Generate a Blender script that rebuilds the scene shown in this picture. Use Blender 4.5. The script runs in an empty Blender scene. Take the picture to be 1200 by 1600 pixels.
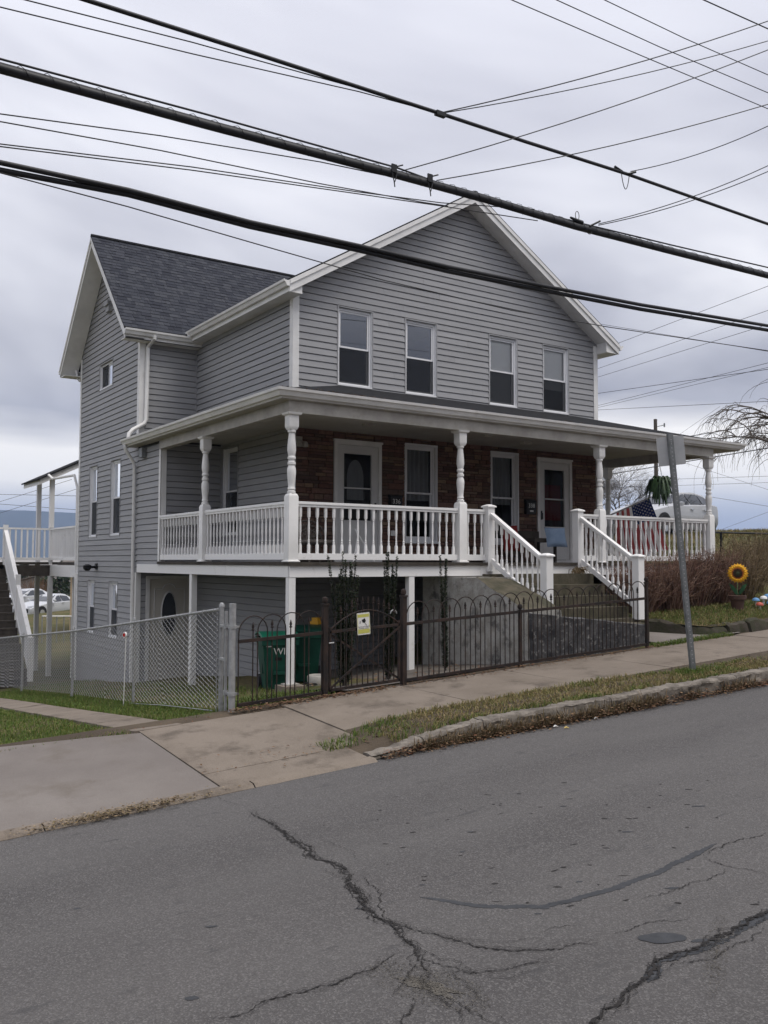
import bpy, bmesh, math, random
from mathutils import Vector, Matrix, noise
random.seed(7)
SC = bpy.context.scene
COL = SC.collection
def R(a): return math.radians(a)
# ------------------------------------------------------------------ camera
CF, CYAW, CPITCH, CROLL = 1415.98, 0.5964, 0.0548, 0.0026
CAM = Vector((-7.953, -14.731, 0.007))
_f = Vector((math.sin(CYAW)*math.cos(CPITCH), math.cos(CYAW)*math.cos(CPITCH), math.sin(CPITCH)))
_r = Vector((math.cos(CYAW), -math.sin(CYAW), 0)); _u = _r.cross(_f)
CR = _r*math.cos(CROLL)+_u*math.sin(CROLL); CU = _u*math.cos(CROLL)-_r*math.sin(CROLL); CFW = _f
cd = bpy.data.cameras.new('camera'); cam = bpy.data.objects.new('camera', cd); COL.objects.link(cam)
cd.sensor_fit = 'VERTICAL'; cd.sensor_height = 36; cd.sensor_width = 27
cd.lens = CF/1600*36; cd.clip_start = .05; cd.clip_end = 20000
m = Matrix((CR, CU, -CFW)).transposed().to_4x4(); m.translation = CAM; cam.matrix_world = m
SC.camera = cam
# ------------------------------------------------------------------ world: overcast sky
SUN_EL, SUN_AZ = 66, 150         # azimuth clockwise from +Y (the sun is behind the cloud, in front of the house)
W = bpy.data.worlds.new('World'); SC.world = W; W.use_nodes = True
nt = W.node_tree; nt.nodes.clear()
def N(t, **k):
    n = nt.nodes.new(t)
    for a, b in k.items(): setattr(n, a, b)
    return n
def mathn(op, a, b=None, c=None, clamp=False):
    n = N('ShaderNodeMath', operation=op, use_clamp=clamp)
    for i, s in enumerate((a, b, c)):
        if s is None: continue
        if isinstance(s, (int, float)): n.inputs[i].default_value = s
        else: nt.links.new(s, n.inputs[i])
    return n.outputs[0]
def mixc(f, a, b):
    n = N('ShaderNodeMix', data_type='RGBA')
    for i, s in ((0, f), (6, a), (7, b)):
        if isinstance(s, (int, float)): n.inputs[i].default_value = s
        elif isinstance(s, tuple): n.inputs[i].default_value = s+(1,)
        else: nt.links.new(s, n.inputs[i])
    return n.outputs[2]
def ramp(x, stops):
    n = N('ShaderNodeValToRGB'); el = n.color_ramp.elements
    while len(el) < len(stops): el.new(.5)
    for e, (p, c) in zip(el, stops): e.position = p; e.color = c+(1,) if isinstance(c, tuple) else (c, c, c, 1)
    nt.links.new(x, n.inputs[0]); return n.outputs[0]
tc = N('ShaderNodeTexCoord'); sep = N('ShaderNodeSeparateXYZ'); nt.links.new(tc.outputs['Generated'], sep.inputs[0])
zc = mathn('MAXIMUM', sep.outputs[2], 0.0); den = mathn('ADD', zc, .16)
cx_ = mathn('DIVIDE', sep.outputs[0], den); cy_ = mathn('DIVIDE', sep.outputs[1], den)
cmb = N('ShaderNodeCombineXYZ'); nt.links.new(cx_, cmb.inputs[0]); nt.links.new(cy_, cmb.inputs[1])
n1 = N('ShaderNodeTexNoise'); n1.inputs['Scale'].default_value = .62; n1.inputs['Detail'].default_value = 5; n1.inputs['Roughness'].default_value = .52
n1.inputs['Distortion'].default_value = .5
nt.links.new(cmb.outputs[0], n1.inputs['Vector'])
cloud = ramp(n1.outputs['Fac'], [(.36, (.36, .365, .425)), (.45, (.50, .505, .565)), (.53, (.64, .645, .70)), (.62, (.80, .80, .84))])
# pale gap under the cloud base, low over the horizon
n2 = N('ShaderNodeTexNoise'); n2.inputs['Scale'].default_value = 2.2; n2.inputs['Detail'].default_value = 4
mp = N('ShaderNodeMapping'); mp.inputs['Scale'].default_value = (1, 1, 6); nt.links.new(tc.outputs['Generated'], mp.inputs[0]); nt.links.new(mp.outputs[0], n2.inputs['Vector'])
wob = mathn('MULTIPLY_ADD', n2.outputs['Fac'], .10, -.05)
el_ = mathn('ADD', sep.outputs[2], wob)
band = ramp(el_, [(.0, 0.0), (.05, .05), (.085, 1.0), (.125, .95), (.16, 0.0)])
base_low = ramp(sep.outputs[2], [(0.0, (.72, .82, 1.0)), (.08, (.66, .72, .86)), (.2, (.5, .51, .6))])
low = ramp(sep.outputs[2], [(.06, 1.0), (.2, 0.0)])
c1 = mixc(mathn('MULTIPLY', low, .6), cloud, base_low)
c2 = mixc(mathn('MULTIPLY', band, .85), c1, (1.32, 1.28, 1.23))
# an overcast sky is brighter overhead than at the horizon
zen = mathn('MULTIPLY_ADD', zc, 1.19, .66)
c3 = N('ShaderNodeMix', data_type='RGBA', blend_type='MULTIPLY'); c3.inputs[0].default_value = 1
nt.links.new(c2, c3.inputs[6]); nt.links.new(zen, c3.inputs[7])
sky = N('ShaderNodeTexSky'); sky.sky_type = 'NISHITA'; sky.sun_disc = False
sky.sun_elevation = R(SUN_EL); sky.sun_rotation = R(SUN_AZ); sky.dust_density = 2
bgs = N('ShaderNodeBackground'); bgs.inputs[1].default_value = .08; nt.links.new(sky.outputs[0], bgs.inputs[0])
bgc = N('ShaderNodeBackground'); bgc.inputs[1].default_value = 1.0; nt.links.new(c3.outputs[2], bgc.inputs[0])
mx = N('ShaderNodeMixShader'); mx.inputs[0].default_value = .94
nt.links.new(bgs.outputs[0], mx.inputs[1]); nt.links.new(bgc.outputs[0], mx.inputs[2])
wo = N('ShaderNodeOutputWorld'); nt.links.new(mx.outputs[0], wo.inputs[0])
# ------------------------------------------------------------------ sun, soft through the cloud
sd = bpy.data.lights.new('sun', 'SUN'); sd.energy = 1.7; sd.angle = R(30); sd.color = (1, .95, .88)
so = bpy.data.objects.new('sun', sd); COL.objects.link(so)
dv = Vector((math.sin(R(SUN_AZ))*math.cos(R(SUN_EL)), math.cos(R(SUN_AZ))*math.cos(R(SUN_EL)), math.sin(R(SUN_EL))))
so.rotation_euler = dv.to_track_quat('Z', 'Y').to_euler()
vs = SC.view_settings; vs.view_transform = 'Standard'; vs.look = 'None'; vs.exposure = 0.30; vs.gamma = 1; vs.use_curve_mapping = False
# ------------------------------------------------------------------ materials
MATS = {}
def mat(name, col, rough=.7, var=.0, vscale=3.0, col2=None, spec=.3, bump=0, bscale=60, rnd=0, metal=0, island=False, fine=0, fscale=300, stretch=None, emit=None, dirt=None):
    """base colour mottled between col and col2 by noise, own tone per object / per island, fine bump"""
    global nt
    mt = bpy.data.materials.new(name); mt.use_nodes = True; nt = mt.node_tree
    b = nt.nodes['Principled BSDF']; b.inputs['Roughness'].default_value = rough
    b.inputs['Specular IOR Level'].default_value = spec; b.inputs['Metallic'].default_value = metal
    tcn = N('ShaderNodeTexCoord'); geo = N('ShaderNodeNewGeometry')
    vec = geo.outputs['Position']
    if stretch:
        mpn = N('ShaderNodeMapping'); mpn.inputs['Scale'].default_value = stretch; nt.links.new(vec, mpn.inputs[0]); vec = mpn.outputs[0]
    c = col
    if col2 is not None:
        nn = N('ShaderNodeTexNoise'); nn.inputs['Scale'].default_value = vscale; nn.inputs['Detail'].default_value = 5; nn.inputs['Roughness'].default_value = .6
        nt.links.new(vec, nn.inputs['Vector'])
        c = mixc(ramp(nn.outputs['Fac'], [(.38, 0.0), (.64, 1.0)]), col, col2)
    if dirt:
        dn = N('ShaderNodeTexNoise'); dn.inputs['Scale'].default_value = dirt[1]; dn.inputs['Detail'].default_value = 6; dn.inputs['Roughness'].default_value = .65
        nt.links.new(vec, dn.inputs['Vector'])
        c = mixc(mathn('MULTIPLY', ramp(dn.outputs['Fac'], [(dirt[2], 0.0), (dirt[2]+.15, 1.0)]), dirt[3]), c, dirt[0])
    k = None
    if rnd or island:
        oi = N('ShaderNodeObjectInfo'); k = oi.outputs['Random']
        if island: k = mathn('FRACT', mathn('ADD', k, geo.outputs['Random Per Island']))
        k = mathn('MULTIPLY_ADD', k, 2*rnd, 1-rnd)
    if fine:
        fn = N('ShaderNodeTexNoise'); fn.inputs['Scale'].default_value = fscale; fn.inputs['Detail'].default_value = 2
        nt.links.new(geo.outputs['Position'], fn.inputs['Vector'])
        kf = mathn('MULTIPLY_ADD', fn.outputs['Fac'], 2*fine, 1-fine)
        k = kf if k is None else mathn('MULTIPLY', k, kf)
    if k is not None:
        mm = N('ShaderNodeMix', data_type='RGBA', blend_type='MULTIPLY'); mm.inputs[0].default_value = 1
        if isinstance(c, tuple): mm.inputs[6].default_value = c+(1,)
        else: nt.links.new(c, mm.inputs[6])
        cc = N('ShaderNodeCombineXYZ')
        for i in range(3): nt.links.new(k, cc.inputs[i])
        nt.links.new(cc.outputs[0], mm.inputs[7]); c = mm.outputs[2]
    if isinstance(c, tuple): b.inputs['Base Color'].default_value = c+(1,)
    else: nt.links.new(c, b.inputs['Base Color'])
    if bump:
        bn = N('ShaderNodeTexNoise'); bn.inputs['Scale'].default_value = bscale; bn.inputs['Detail'].default_value = 4
        nt.links.new(vec, bn.inputs['Vector'])
        bp = N('ShaderNodeBump'); bp.inputs['Strength'].default_value = bump; bp.inputs['Distance'].default_value = .01
        nt.links.new(bn.outputs['Fac'], bp.inputs['Height']); nt.links.new(bp.outputs[0], b.inputs['Normal'])
    MATS[name] = mt
    return mt
def palette(name, cols, rough=.85, bump=.5, bscale=50, extra=.12):
    """each piece (object or mesh island) takes one of the colours"""
    global nt
    mt = bpy.data.materials.new(name); mt.use_nodes = True; nt = mt.node_tree
    b = nt.nodes['Principled BSDF']; b.inputs['Roughness'].default_value = rough; b.inputs['Specular IOR Level'].default_value = .25
    geo = N('ShaderNodeNewGeometry'); oi = N('ShaderNodeObjectInfo')
    k = mathn('FRACT', mathn('ADD', oi.outputs['Random'], geo.outputs['Random Per Island']))
    c = ramp(k, [(i/(len(cols)-1), cc) for i, cc in enumerate(cols)])
    fn = N('ShaderNodeTexNoise'); fn.inputs['Scale'].default_value = bscale*.5; fn.inputs['Detail'].default_value = 5
    nt.links.new(geo.outputs['Position'], fn.inputs['Vector'])
    kf = mathn('MULTIPLY_ADD', fn.outputs['Fac'], 4*extra, 1-2*extra)
    mm = N('ShaderNodeMix', data_type='RGBA', blend_type='MULTIPLY'); mm.inputs[0].default_value = 1
    cc = N('ShaderNodeCombineXYZ')
    for i in range(3): nt.links.new(kf, cc.inputs[i])
    nt.links.new(c, mm.inputs[6]); nt.links.new(cc.outputs[0], mm.inputs[7]); nt.links.new(mm.outputs[2], b.inputs['Base Color'])
    bp = N('ShaderNodeBump'); bp.inputs['Strength'].default_value = bump; bp.inputs['Distance'].default_value = .012
    nt.links.new(fn.outputs['Fac'], bp.inputs['Height']); nt.links.new(bp.outputs[0], b.inputs['Normal'])
    MATS[name] = mt; return mt
mat('siding', (.284, .284, .291), .55, rnd=.06, col2=(.318, .317, .322), vscale=.9, bump=.12, bscale=120, stretch=(1, 1, 8), fine=.06, fscale=90)
mat('sheathing', (.06, .06, .06), .8)
mat('white', (.78, .77, .75), .45, col2=(.68, .67, .65), vscale=2.5, rnd=.03, dirt=((.42, .40, .36), 3.0, .62, .5))
mat('white_worn_shaded', (.44, .42, .38), .6, col2=(.33, .31, .28), vscale=3, rnd=.04, dirt=((.30, .27, .22), 5, .56, .75))  # worn white; the shade under the porch gutter is darkened into its colour
mat('vinyl', (.79, .78, .765), .42, rnd=.04, dirt=((.45, .42, .37), 5, .60, .5))
mat('frame', (.72, .72, .73), .35, rnd=.03)
mat('ceiling_paint', (.42, .40, .36), .7, col2=(.34, .32, .28), vscale=1.5, dirt=((.33, .29, .23), 2.5, .58, .6))  # eave shade darkened into this soffit colour, as on the beam
palette('shingle', [(.034, .037, .047), (.048, .051, .062), (.026, .028, .037), (.041, .044, .054), (.057, .06, .07), (.029, .031, .041)], rough=.95, bump=.6, bscale=120, extra=.12)
mat('roofing', (.022, .023, .025), .95, col2=(.034, .034, .036), vscale=9, bump=.6, bscale=80, spec=.04, dirt=((.035, .028, .02), 6, .58, .7))
palette('stone', [(.125, .066, .052), (.18, .098, .072), (.086, .054, .046), (.235, .155, .098), (.14, .073, .058), (.12, .085, .064), (.20, .115, .088), (.10, .06, .05), (.25, .175, .12)], bump=.8, bscale=45, extra=.2)
mat('mortar', (.035, .026, .023), .95)
mat('iron', (.017, .014, .013), .75, col2=(.042, .026, .02), vscale=9, bump=.3, bscale=90, rnd=.1)
mat('galv', (.38, .385, .385), .5, col2=(.29, .295, .295), vscale=14, metal=.35, rnd=.05)
mat('wiremesh', (.27, .27, .265), .55, metal=.2)
mat('steel', (.27, .28, .285), .5, col2=(.2, .21, .21), vscale=8, metal=.45, dirt=((.2, .13, .08), 7, .66, .5))
mat('alu', (.50, .505, .51), .45, metal=.35, col2=(.44, .45, .46), vscale=5)
mat('black', (.015, .015, .016), .4)
mat('cable', (.018, .018, .02), .5, col2=(.028, .028, .03), vscale=4)
mat('rubber', (.022, .022, .023), .8)
mat('concrete', (.205, .171, .138), .9, col2=(.165, .136, .108), vscale=1.3, bump=.45, bscale=70, rnd=.05, fine=.35, fscale=110, dirt=((.07, .056, .044), 2.2, .53, .65))
mat('concrete_pale', (.20, .178, .160), .88, col2=(.162, .142, .128), vscale=.8, bump=.3, bscale=60, fine=.24, fscale=120, dirt=((.125, .105, .085), 1.5, .54, .6))
mat('stair_concrete', (.40, .39, .365), .95, col2=(.28, .265, .235), vscale=6, bump=.9, bscale=22, fine=.3, fscale=60, dirt=((.07, .068, .066), 4.2, .53, .9))
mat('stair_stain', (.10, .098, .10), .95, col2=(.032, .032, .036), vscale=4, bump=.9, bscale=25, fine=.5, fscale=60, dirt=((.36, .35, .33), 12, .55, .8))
mat('step_moss', (.10, .085, .06), .95, col2=(.05, .048, .03), vscale=4, bump=.8, bscale=30, fine=.25, fscale=80)
mat('kerb_stone', (.215, .19, .16), .95, col2=(.12, .105, .09), vscale=7, bump=1, bscale=22, rnd=.08, fine=.35, fscale=90, dirt=((.07, .06, .048), 4.5, .50, .9))
mat('soil', (.062, .047, .033), 1.0, col2=(.095, .073, .05), vscale=2, bump=.8, bscale=30, fine=.3, fscale=80)
palette('blade', [(.075, .13, .022), (.105, .16, .028), (.055, .10, .02), (.17, .17, .05), (.095, .15, .025)], rough=.7, bump=0, extra=.05)
palette('blade_dry', [(.24, .185, .085), (.30, .23, .115), (.13, .135, .045), (.22, .165, .075), (.12, .145, .035), (.33, .25, .12)], rough=.8, bump=0, extra=.05)
palette('leaf_litter', [(.17, .10, .052), (.115, .065, .036), (.23, .15, .085), (.085, .05, .032), (.19, .085, .048)], rough=.9, bump=0, extra=.1)
mat('patio_stone', (.13, .115, .10), .95, col2=(.085, .075, .065), vscale=2.5, bump=.5, bscale=40, fine=.2, fscale=90)
palette('evergreen', [(.02, .034, .016), (.036, .056, .024), (.014, .022, .011), (.05, .068, .03)], rough=.6, bump=0, extra=.05)
palette('twig', [(.13, .07, .05), (.24, .15, .105), (.06, .034, .027), (.29, .20, .15), (.15, .07, .055), (.04, .025, .02)], rough=.9, bump=0, extra=.1)
palette('straw', [(.20, .14, .075), (.10, .07, .04), (.32, .24, .15), (.07, .05, .032), (.16, .13, .06), (.26, .19, .12)], rough=.9, bump=0, extra=.1)
mat('bark', (.075, .062, .052), .95, col2=(.11, .095, .08), vscale=12)
mat('bin_green', (.006, .046, .031), .45, col2=(.010, .07, .047), vscale=4, rnd=.05)
mat('bin_lid', (.010, .13, .075), .4)
mat('carpaint', (.50, .51, .53), .22, spec=.6)
mat('carglass', (.03, .035, .042), .06, spec=.8)
mat('silver', (.55, .56, .58), .25, metal=.6)
mat('red_lens', (.45, .02, .015), .25)
mat('old_wood', (.07, .06, .05), .9, col2=(.045, .038, .032), vscale=6, bump=.5, bscale=40, stretch=(1, 1, 1))
mat('tan_wall', (.50, .38, .255), .85, col2=(.46, .35, .235), vscale=1)
mat('house_grey', (.30, .29, .28), .85); mat('house_white', (.62, .62, .6), .8); mat('roof_brown', (.125, .11, .10), .95, col2=(.16, .145, .13), vscale=1)
mat('interior', (.05, .047, .045), .9)
mat('curtain', (.52, .52, .51), .9, col2=(.43, .43, .43), vscale=9, stretch=(6, 6, .4))
mat('blind', (.86, .86, .85), .7)
mat('door_white', (.66, .655, .64), .5, col2=(.62, .61, .6), vscale=2)
mat('door_panel', (.58, .55, .50), .5)
mat('petal', (.80, .43, .02), .6, col2=(.72, .33, .015), vscale=30); mat('petal_in', (.35, .09, .015), .7); mat('seedhead', (.035, .022, .012), .9); mat('seedcore', (.05, .06, .03), .9)
mat('pot', (.085, .048, .038), .7, col2=(.10, .06, .048), vscale=8); mat('leafgreen', (.02, .075, .03), .5); mat('stemgreen', (.16, .24, .10), .6)
mat('fern_leaf', (.018, .042, .016), .5, col2=(.04, .075, .028), vscale=15)
mat('yellow', (.62, .33, .02), .5); mat('sign_yellow', (.50, .48, .12), .6); mat('sign_white', (.70, .69, .66), .5); mat('gold', (.60, .45, .15), .5)
mat('blue_cloth', (.22, .30, .42), .9, col2=(.26, .34, .46), vscale=8); mat('red_cloth', (.20, .02, .018), .9); mat('wicker', (.10, .085, .072), .9, col2=(.2, .175, .15), vscale=25)
mat('cap_blue', (.12, .28, .50), .5); mat('cap_red', (.45, .10, .07), .5); mat('cap_white', (.72, .72, .7), .5)
mat('tar', (.036, .038, .042), .75, col2=(.05, .052, .056), vscale=14, fine=.25, fscale=140); mat('crack', (.024, .022, .021), .95); mat('grit', (.13, .118, .10), 1, col2=(.07, .065, .058), vscale=28, fine=.4, fscale=120)
mat('edging', (.060, .050, .04), 1, col2=(.038, .040, .022), vscale=6, bump=.9, bscale=25, rnd=.15)
mat('hill', (.03, .045, .045), 1, col2=(.045, .055, .05), vscale=.01)
# asphalt
def asphalt():
    global nt
    mt = bpy.data.materials.new('asphalt'); mt.use_nodes = True; nt = mt.node_tree
    b = nt.nodes['Principled BSDF']; b.inputs['Roughness'].default_value = .85; b.inputs['Specular IOR Level'].default_value = .3
    g = N('ShaderNodeNewGeometry'); p = g.outputs['Position']
    def ns(s, d=4, r=.6, st=None):
        n = N('ShaderNodeTexNoise'); n.inputs['Scale'].default_value = s; n.inputs['Detail'].default_value = d; n.inputs['Roughness'].default_value = r
        v = p
        if st: q = N('ShaderNodeMapping'); q.inputs['Scale'].default_value = st; nt.links.new(p, q.inputs[0]); v = q.outputs[0]
        nt.links.new(v, n.inputs['Vector']); return n.outputs['Fac']
    vo = N('ShaderNodeTexVoronoi'); vo.inputs['Scale'].default_value = 125; nt.links.new(p, vo.inputs['Vector'])
    c = mixc(ramp(ns(.55, 5, .6, (.5, 1, 1)), [(.35, 0.0), (.65, 1.0)]), (.062, .058, .057), (.094, .088, .085))
    c = mixc(mathn('MULTIPLY', ramp(ns(.9, 3, .5, (.06, 1.1, 1)), [(.45, 0.0), (.65, 1.0)]), .5), c, (.112, .106, .102))
    c = mixc(ramp(vo.outputs['Color'], [(.5, 0.0), (.9, .9)]), c, (.165, .157, .151))
    c = mixc(ramp(ns(75, 3, .7), [(.52, 0.0), (.70, .8)]), c, (.058, .055, .054))
    c = mixc(mathn('MULTIPLY', ramp(ns(5, 6, .7, (.6, 1.6, 1)), [(.60, 0.0), (.68, 1.0)]), .75), c, (.062, .06, .06))
    c = mixc(mathn('MULTIPLY', ramp(ns(1.2, 6, .65, (.22, 1.3, 1)), [(.5, 0.0), (.75, 1.0)]), .30), c, (.082, .079, .077))
    nt.links.new(c, b.inputs['Base Color'])
    bp = N('ShaderNodeBump'); bp.inputs['Strength'].default_value = .7; bp.inputs['Distance'].default_value = .006
    h = mathn('ADD', vo.outputs['Distance'], mathn('MULTIPLY', ns(45, 4, .7), 1.2))
    nt.links.new(h, bp.inputs['Height']); nt.links.new(bp.outputs[0], b.inputs['Normal'])
    MATS['asphalt'] = mt
asphalt()
def turf():
    global nt
    mt = bpy.data.materials.new('turf'); mt.use_nodes = True; nt = mt.node_tree
    b = nt.nodes['Principled BSDF']; b.inputs['Roughness'].default_value = 1; b.inputs['Specular IOR Level'].default_value = .1
    g = N('ShaderNodeNewGeometry'); p = g.outputs['Position']
    def ns(s, d=5):
        n = N('ShaderNodeTexNoise'); n.inputs['Scale'].default_value = s; n.inputs['Detail'].default_value = d; n.inputs['Roughness'].default_value = .65
        nt.links.new(p, n.inputs['Vector']); return n.outputs['Fac']
    c = mixc(ramp(ns(.6), [(.4, 0.0), (.6, 1.0)]), (.075, .085, .03), (.135, .115, .055))
    c = mixc(ramp(ns(7), [(.48, 0.0), (.64, 1.0)]), c, (.09, .07, .045))
    nt.links.new(c, b.inputs['Base Color'])
    bp = N('ShaderNodeBump'); bp.inputs['Strength'].default_value = 1; bp.inputs['Distance'].default_value = .03
    nt.links.new(ns(25), bp.inputs['Height']); nt.links.new(bp.outputs[0], b.inputs['Normal'])
    MATS['turf'] = mt
turf()
def glass(name, ior, tint, screen=0):
    """window pane: mirror of the sky by Fresnel over a clear (or screened) view into the room"""
    global nt
    mt = bpy.data.materials.new(name); mt.use_nodes = True; nt = mt.node_tree; nt.nodes.clear()
    out = N('ShaderNodeOutputMaterial'); fr = N('ShaderNodeFresnel'); fr.inputs[0].default_value = ior
    gl = N('ShaderNodeBsdfGlossy'); gl.inputs['Roughness'].default_value = .01; gl.inputs['Color'].default_value = (.92, .95, 1, 1)
    tr = N('ShaderNodeBsdfTransparent'); tr.inputs[0].default_value = tint+(1,)
    m1 = N('ShaderNodeMixShader'); nt.links.new(fr.outputs[0], m1.inputs[0]); nt.links.new(tr.outputs[0], m1.inputs[1]); nt.links.new(gl.outputs[0], m1.inputs[2])
    nt.links.new(m1.outputs[0], out.inputs[0]); MATS[name] = mt
glass('pane', 2.6, (.97, .98, .98))
glass('pane_clear', 1.45, (.97, .98, .98))
glass('pane_dim', 1.34, (.6, .62, .64))
def cloth(name, col):
    """thin flag cloth: half of the light passes through"""
    global nt
    mt = bpy.data.materials.new(name); mt.use_nodes = True; nt = mt.node_tree; nt.nodes.clear()
    out = N('ShaderNodeOutputMaterial'); d = N('ShaderNodeBsdfDiffuse'); t = N('ShaderNodeBsdfTranslucent'); m1 = N('ShaderNodeMixShader'); m1.inputs[0].default_value = .5
    for n in (d, t): n.inputs[0].default_value = col+(1,)
    nt.links.new(d.outputs[0], m1.inputs[1]); nt.links.new(t.outputs[0], m1.inputs[2]); nt.links.new(m1.outputs[0], out.inputs[0]); MATS[name] = mt
cloth('flag_red', (.45, .10, .10)); cloth('flag_white', (.80, .76, .73)); cloth('flag_blue', (.03, .042, .12))
def screen():
    global nt
    mt = bpy.data.materials.new('insect_screen'); mt.use_nodes = True; nt = mt.node_tree; nt.nodes.clear()
    out = N('ShaderNodeOutputMaterial'); d = N('ShaderNodeBsdfDiffuse'); d.inputs[0].default_value = (.03, .032, .036, 1)
    tr = N('ShaderNodeBsdfTransparent'); m1 = N('ShaderNodeMixShader'); m1.inputs[0].default_value = .68
    nt.links.new(tr.outputs[0], m1.inputs[1]); nt.links.new(d.outputs[0], m1.inputs[2]); nt.links.new(m1.outputs[0], out.inputs[0]); MATS['insect_screen'] = mt
screen()
# ------------------------------------------------------------------ mesh helpers
class MB:
    def __init__(s): s.v = []; s.f = []; s.m = []
    def add(s, vs, fs, mi=0):
        o = len(s.v); s.v += [tuple(v) for v in vs]; s.f += [tuple(i+o for i in f) for f in fs]; s.m += [mi]*len(fs); return s
    def hexa(s, p, mi=0):   # p: 4 bottom, 4 top
        return s.add(p, [(3, 2, 1, 0), (4, 5, 6, 7), (0, 1, 5, 4), (1, 2, 6, 5), (2, 3, 7, 6), (3, 0, 4, 7)], mi)
    def box(s, x0, x1, y0, y1, z0, z1, mi=0):
        return s.hexa([(x0, y0, z0), (x1, y0, z0), (x1, y1, z0), (x0, y1, z0), (x0, y0, z1), (x1, y0, z1), (x1, y1, z1), (x0, y1, z1)], mi)
    def quad(s, *p, mi=0): return s.add(p, [tuple(range(len(p)))], mi)
    def prism(s, poly, vec, mi=0):   # polygon (3-D points) extruded by vec
        n = len(poly); vec = Vector(vec); q = [Vector(p)+vec for p in poly]
        return s.add(list(poly)+q, [tuple(range(n))[::-1], tuple(range(n, 2*n))]+[(i, (i+1) % n, n+(i+1) % n, n+i) for i in range(n)], mi)
    def tube(s, pts, r, n=6, mi=0, caps=True):
        pts = [Vector(p) for p in pts]; k = len(pts); rs = r if isinstance(r, (list, tuple)) else [r]*k
        V = []; F = []; ref = None
        for i in range(k):
            t = (pts[min(i+1, k-1)]-pts[max(i-1, 0)])
            if t.length < 1e-9: t = Vector((0, 0, 1))
            t.normalize()
            if ref is None: ref = Vector((0, 0, 1)) if abs(t.z) < .9 else Vector((1, 0, 0))
            a = t.cross(ref)
            if a.length < 1e-4: ref = Vector((0, 1, 0)); a = t.cross(ref)
            a.normalize(); b = t.cross(a); ref = a.cross(t)
            for j in range(n):
                an = 2*math.pi*j/n; V.append(pts[i]+(a*math.cos(an)+b*math.sin(an))*rs[i])
        for i in range(k-1):
            for j in range(n): F.append((i*n+j, i*n+(j+1) % n, (i+1)*n+(j+1) % n, (i+1)*n+j))
        if caps: F.append(tuple(range(n))[::-1]); F.append(tuple(range((k-1)*n, k*n)))
        return s.add(V, F, mi)
    def lathe(s, prof, n=12, c=(0, 0, 0), mi=0, rot=0.0, sx=1, sy=1):
        V = []; F = []; k = len(prof)
        for r, z in prof:
            for j in range(n):
                a = 2*math.pi*j/n+rot; V.append((c[0]+r*math.cos(a)*sx, c[1]+r*math.sin(a)*sy, c[2]+z))
        for i in range(k-1):
            for j in range(n): F.append((i*n+j, i*n+(j+1) % n, (i+1)*n+(j+1) % n, (i+1)*n+j))
        F.append(tuple(range(n))[::-1]); F.append(tuple(range((k-1)*n, k*n)))
        return s.add(V, F, mi)
    def square(s, prof, c=(0, 0, 0), mi=0):   # square section post
        return s.lathe([(r*math.sqrt(2), z) for r, z in prof], 4, c, mi, math.pi/4)
    def sweep(s, path, prof, mi=0):   # horizontal path [(x,y)], profile [(outward,z)], outward = right of travel
        k = len(path); P = [Vector(p) for p in path]; V = []; F = []; n = len(prof)
        for i in range(k):
            d0 = (P[i]-P[i-1]).normalized() if i else (P[1]-P[0]).normalized()
            d1 = (P[i+1]-P[i]).normalized() if i < k-1 else d0
            n0 = Vector((d0.y, -d0.x)); n1 = Vector((d1.y, -d1.x)); mt_ = n0+n1; mt_ = mt_/(mt_.dot(n0)) if mt_.length > 1e-6 else n0
            for o, z in prof: V.append((P[i].x+mt_.x*o, P[i].y+mt_.y*o, z))
        for i in range(k-1):
            for j in range(n): F.append((i*n+j, i*n+(j+1) % n, (i+1)*n+(j+1) % n, (i+1)*n+j))
        F.append(tuple(range(n))); F.append(tuple(range((k-1)*n, k*n))[::-1])
        return s.add(V, F, mi)
    def mesh(s, name, mats, smooth=None):
        me = bpy.data.meshes.new(name); me.from_pydata(s.v, [], s.f)
        for q in (mats if isinstance(mats, (list, tuple)) else [mats]): me.materials.append(MATS[q])
        me.polygons.foreach_set('material_index', s.m); 
        if smooth is not None:
            me.polygons.foreach_set('use_smooth', [True]*len(s.f)); me.update(); me.set_sharp_from_angle(angle=R(smooth))
        me.update(); return me
WMX = {}
def link(o, parent=None, world=True):
    COL.objects.link(o)
    lb = Matrix.LocRotScale(o.location, o.rotation_euler, o.scale)
    if parent is not None:
        o.parent = parent
        if world: o.matrix_parent_inverse = WMX[parent].inverted(); WMX[o] = lb
        else: WMX[o] = WMX[parent] @ lb
    else: WMX[o] = lb
    return o
def obj(name, mb, mats=None, parent=None, smooth=None, loc=(0, 0, 0), rot=(0, 0, 0), scale=(1, 1, 1), world=True, kind=None):
    me = mb.mesh(name, mats, smooth) if isinstance(mb, MB) else mb
    o = bpy.data.objects.new(name, me); o.location = loc; o.rotation_euler = rot; o.scale = scale
    if kind: o['kind'] = kind
    return link(o, parent, world)
def thing(name, label, cat, loc=(0, 0, 0), rotz=0, group=None):
    o = bpy.data.objects.new(name, None); o.empty_display_size = .2; o.location = loc; o.rotation_euler = (0, 0, rotz)
    link(o); tag(o, label, cat, group); return o
def tag(o, label, cat, group=None):
    o['label'] = label; o['category'] = cat
    if group: o['group'] = group
    return o
def struct(name, mb, mats, parent=None, smooth=None):
    o = obj(name, mb, mats, parent, smooth)
    if parent is None: o['kind'] = 'structure'
    return o
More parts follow.
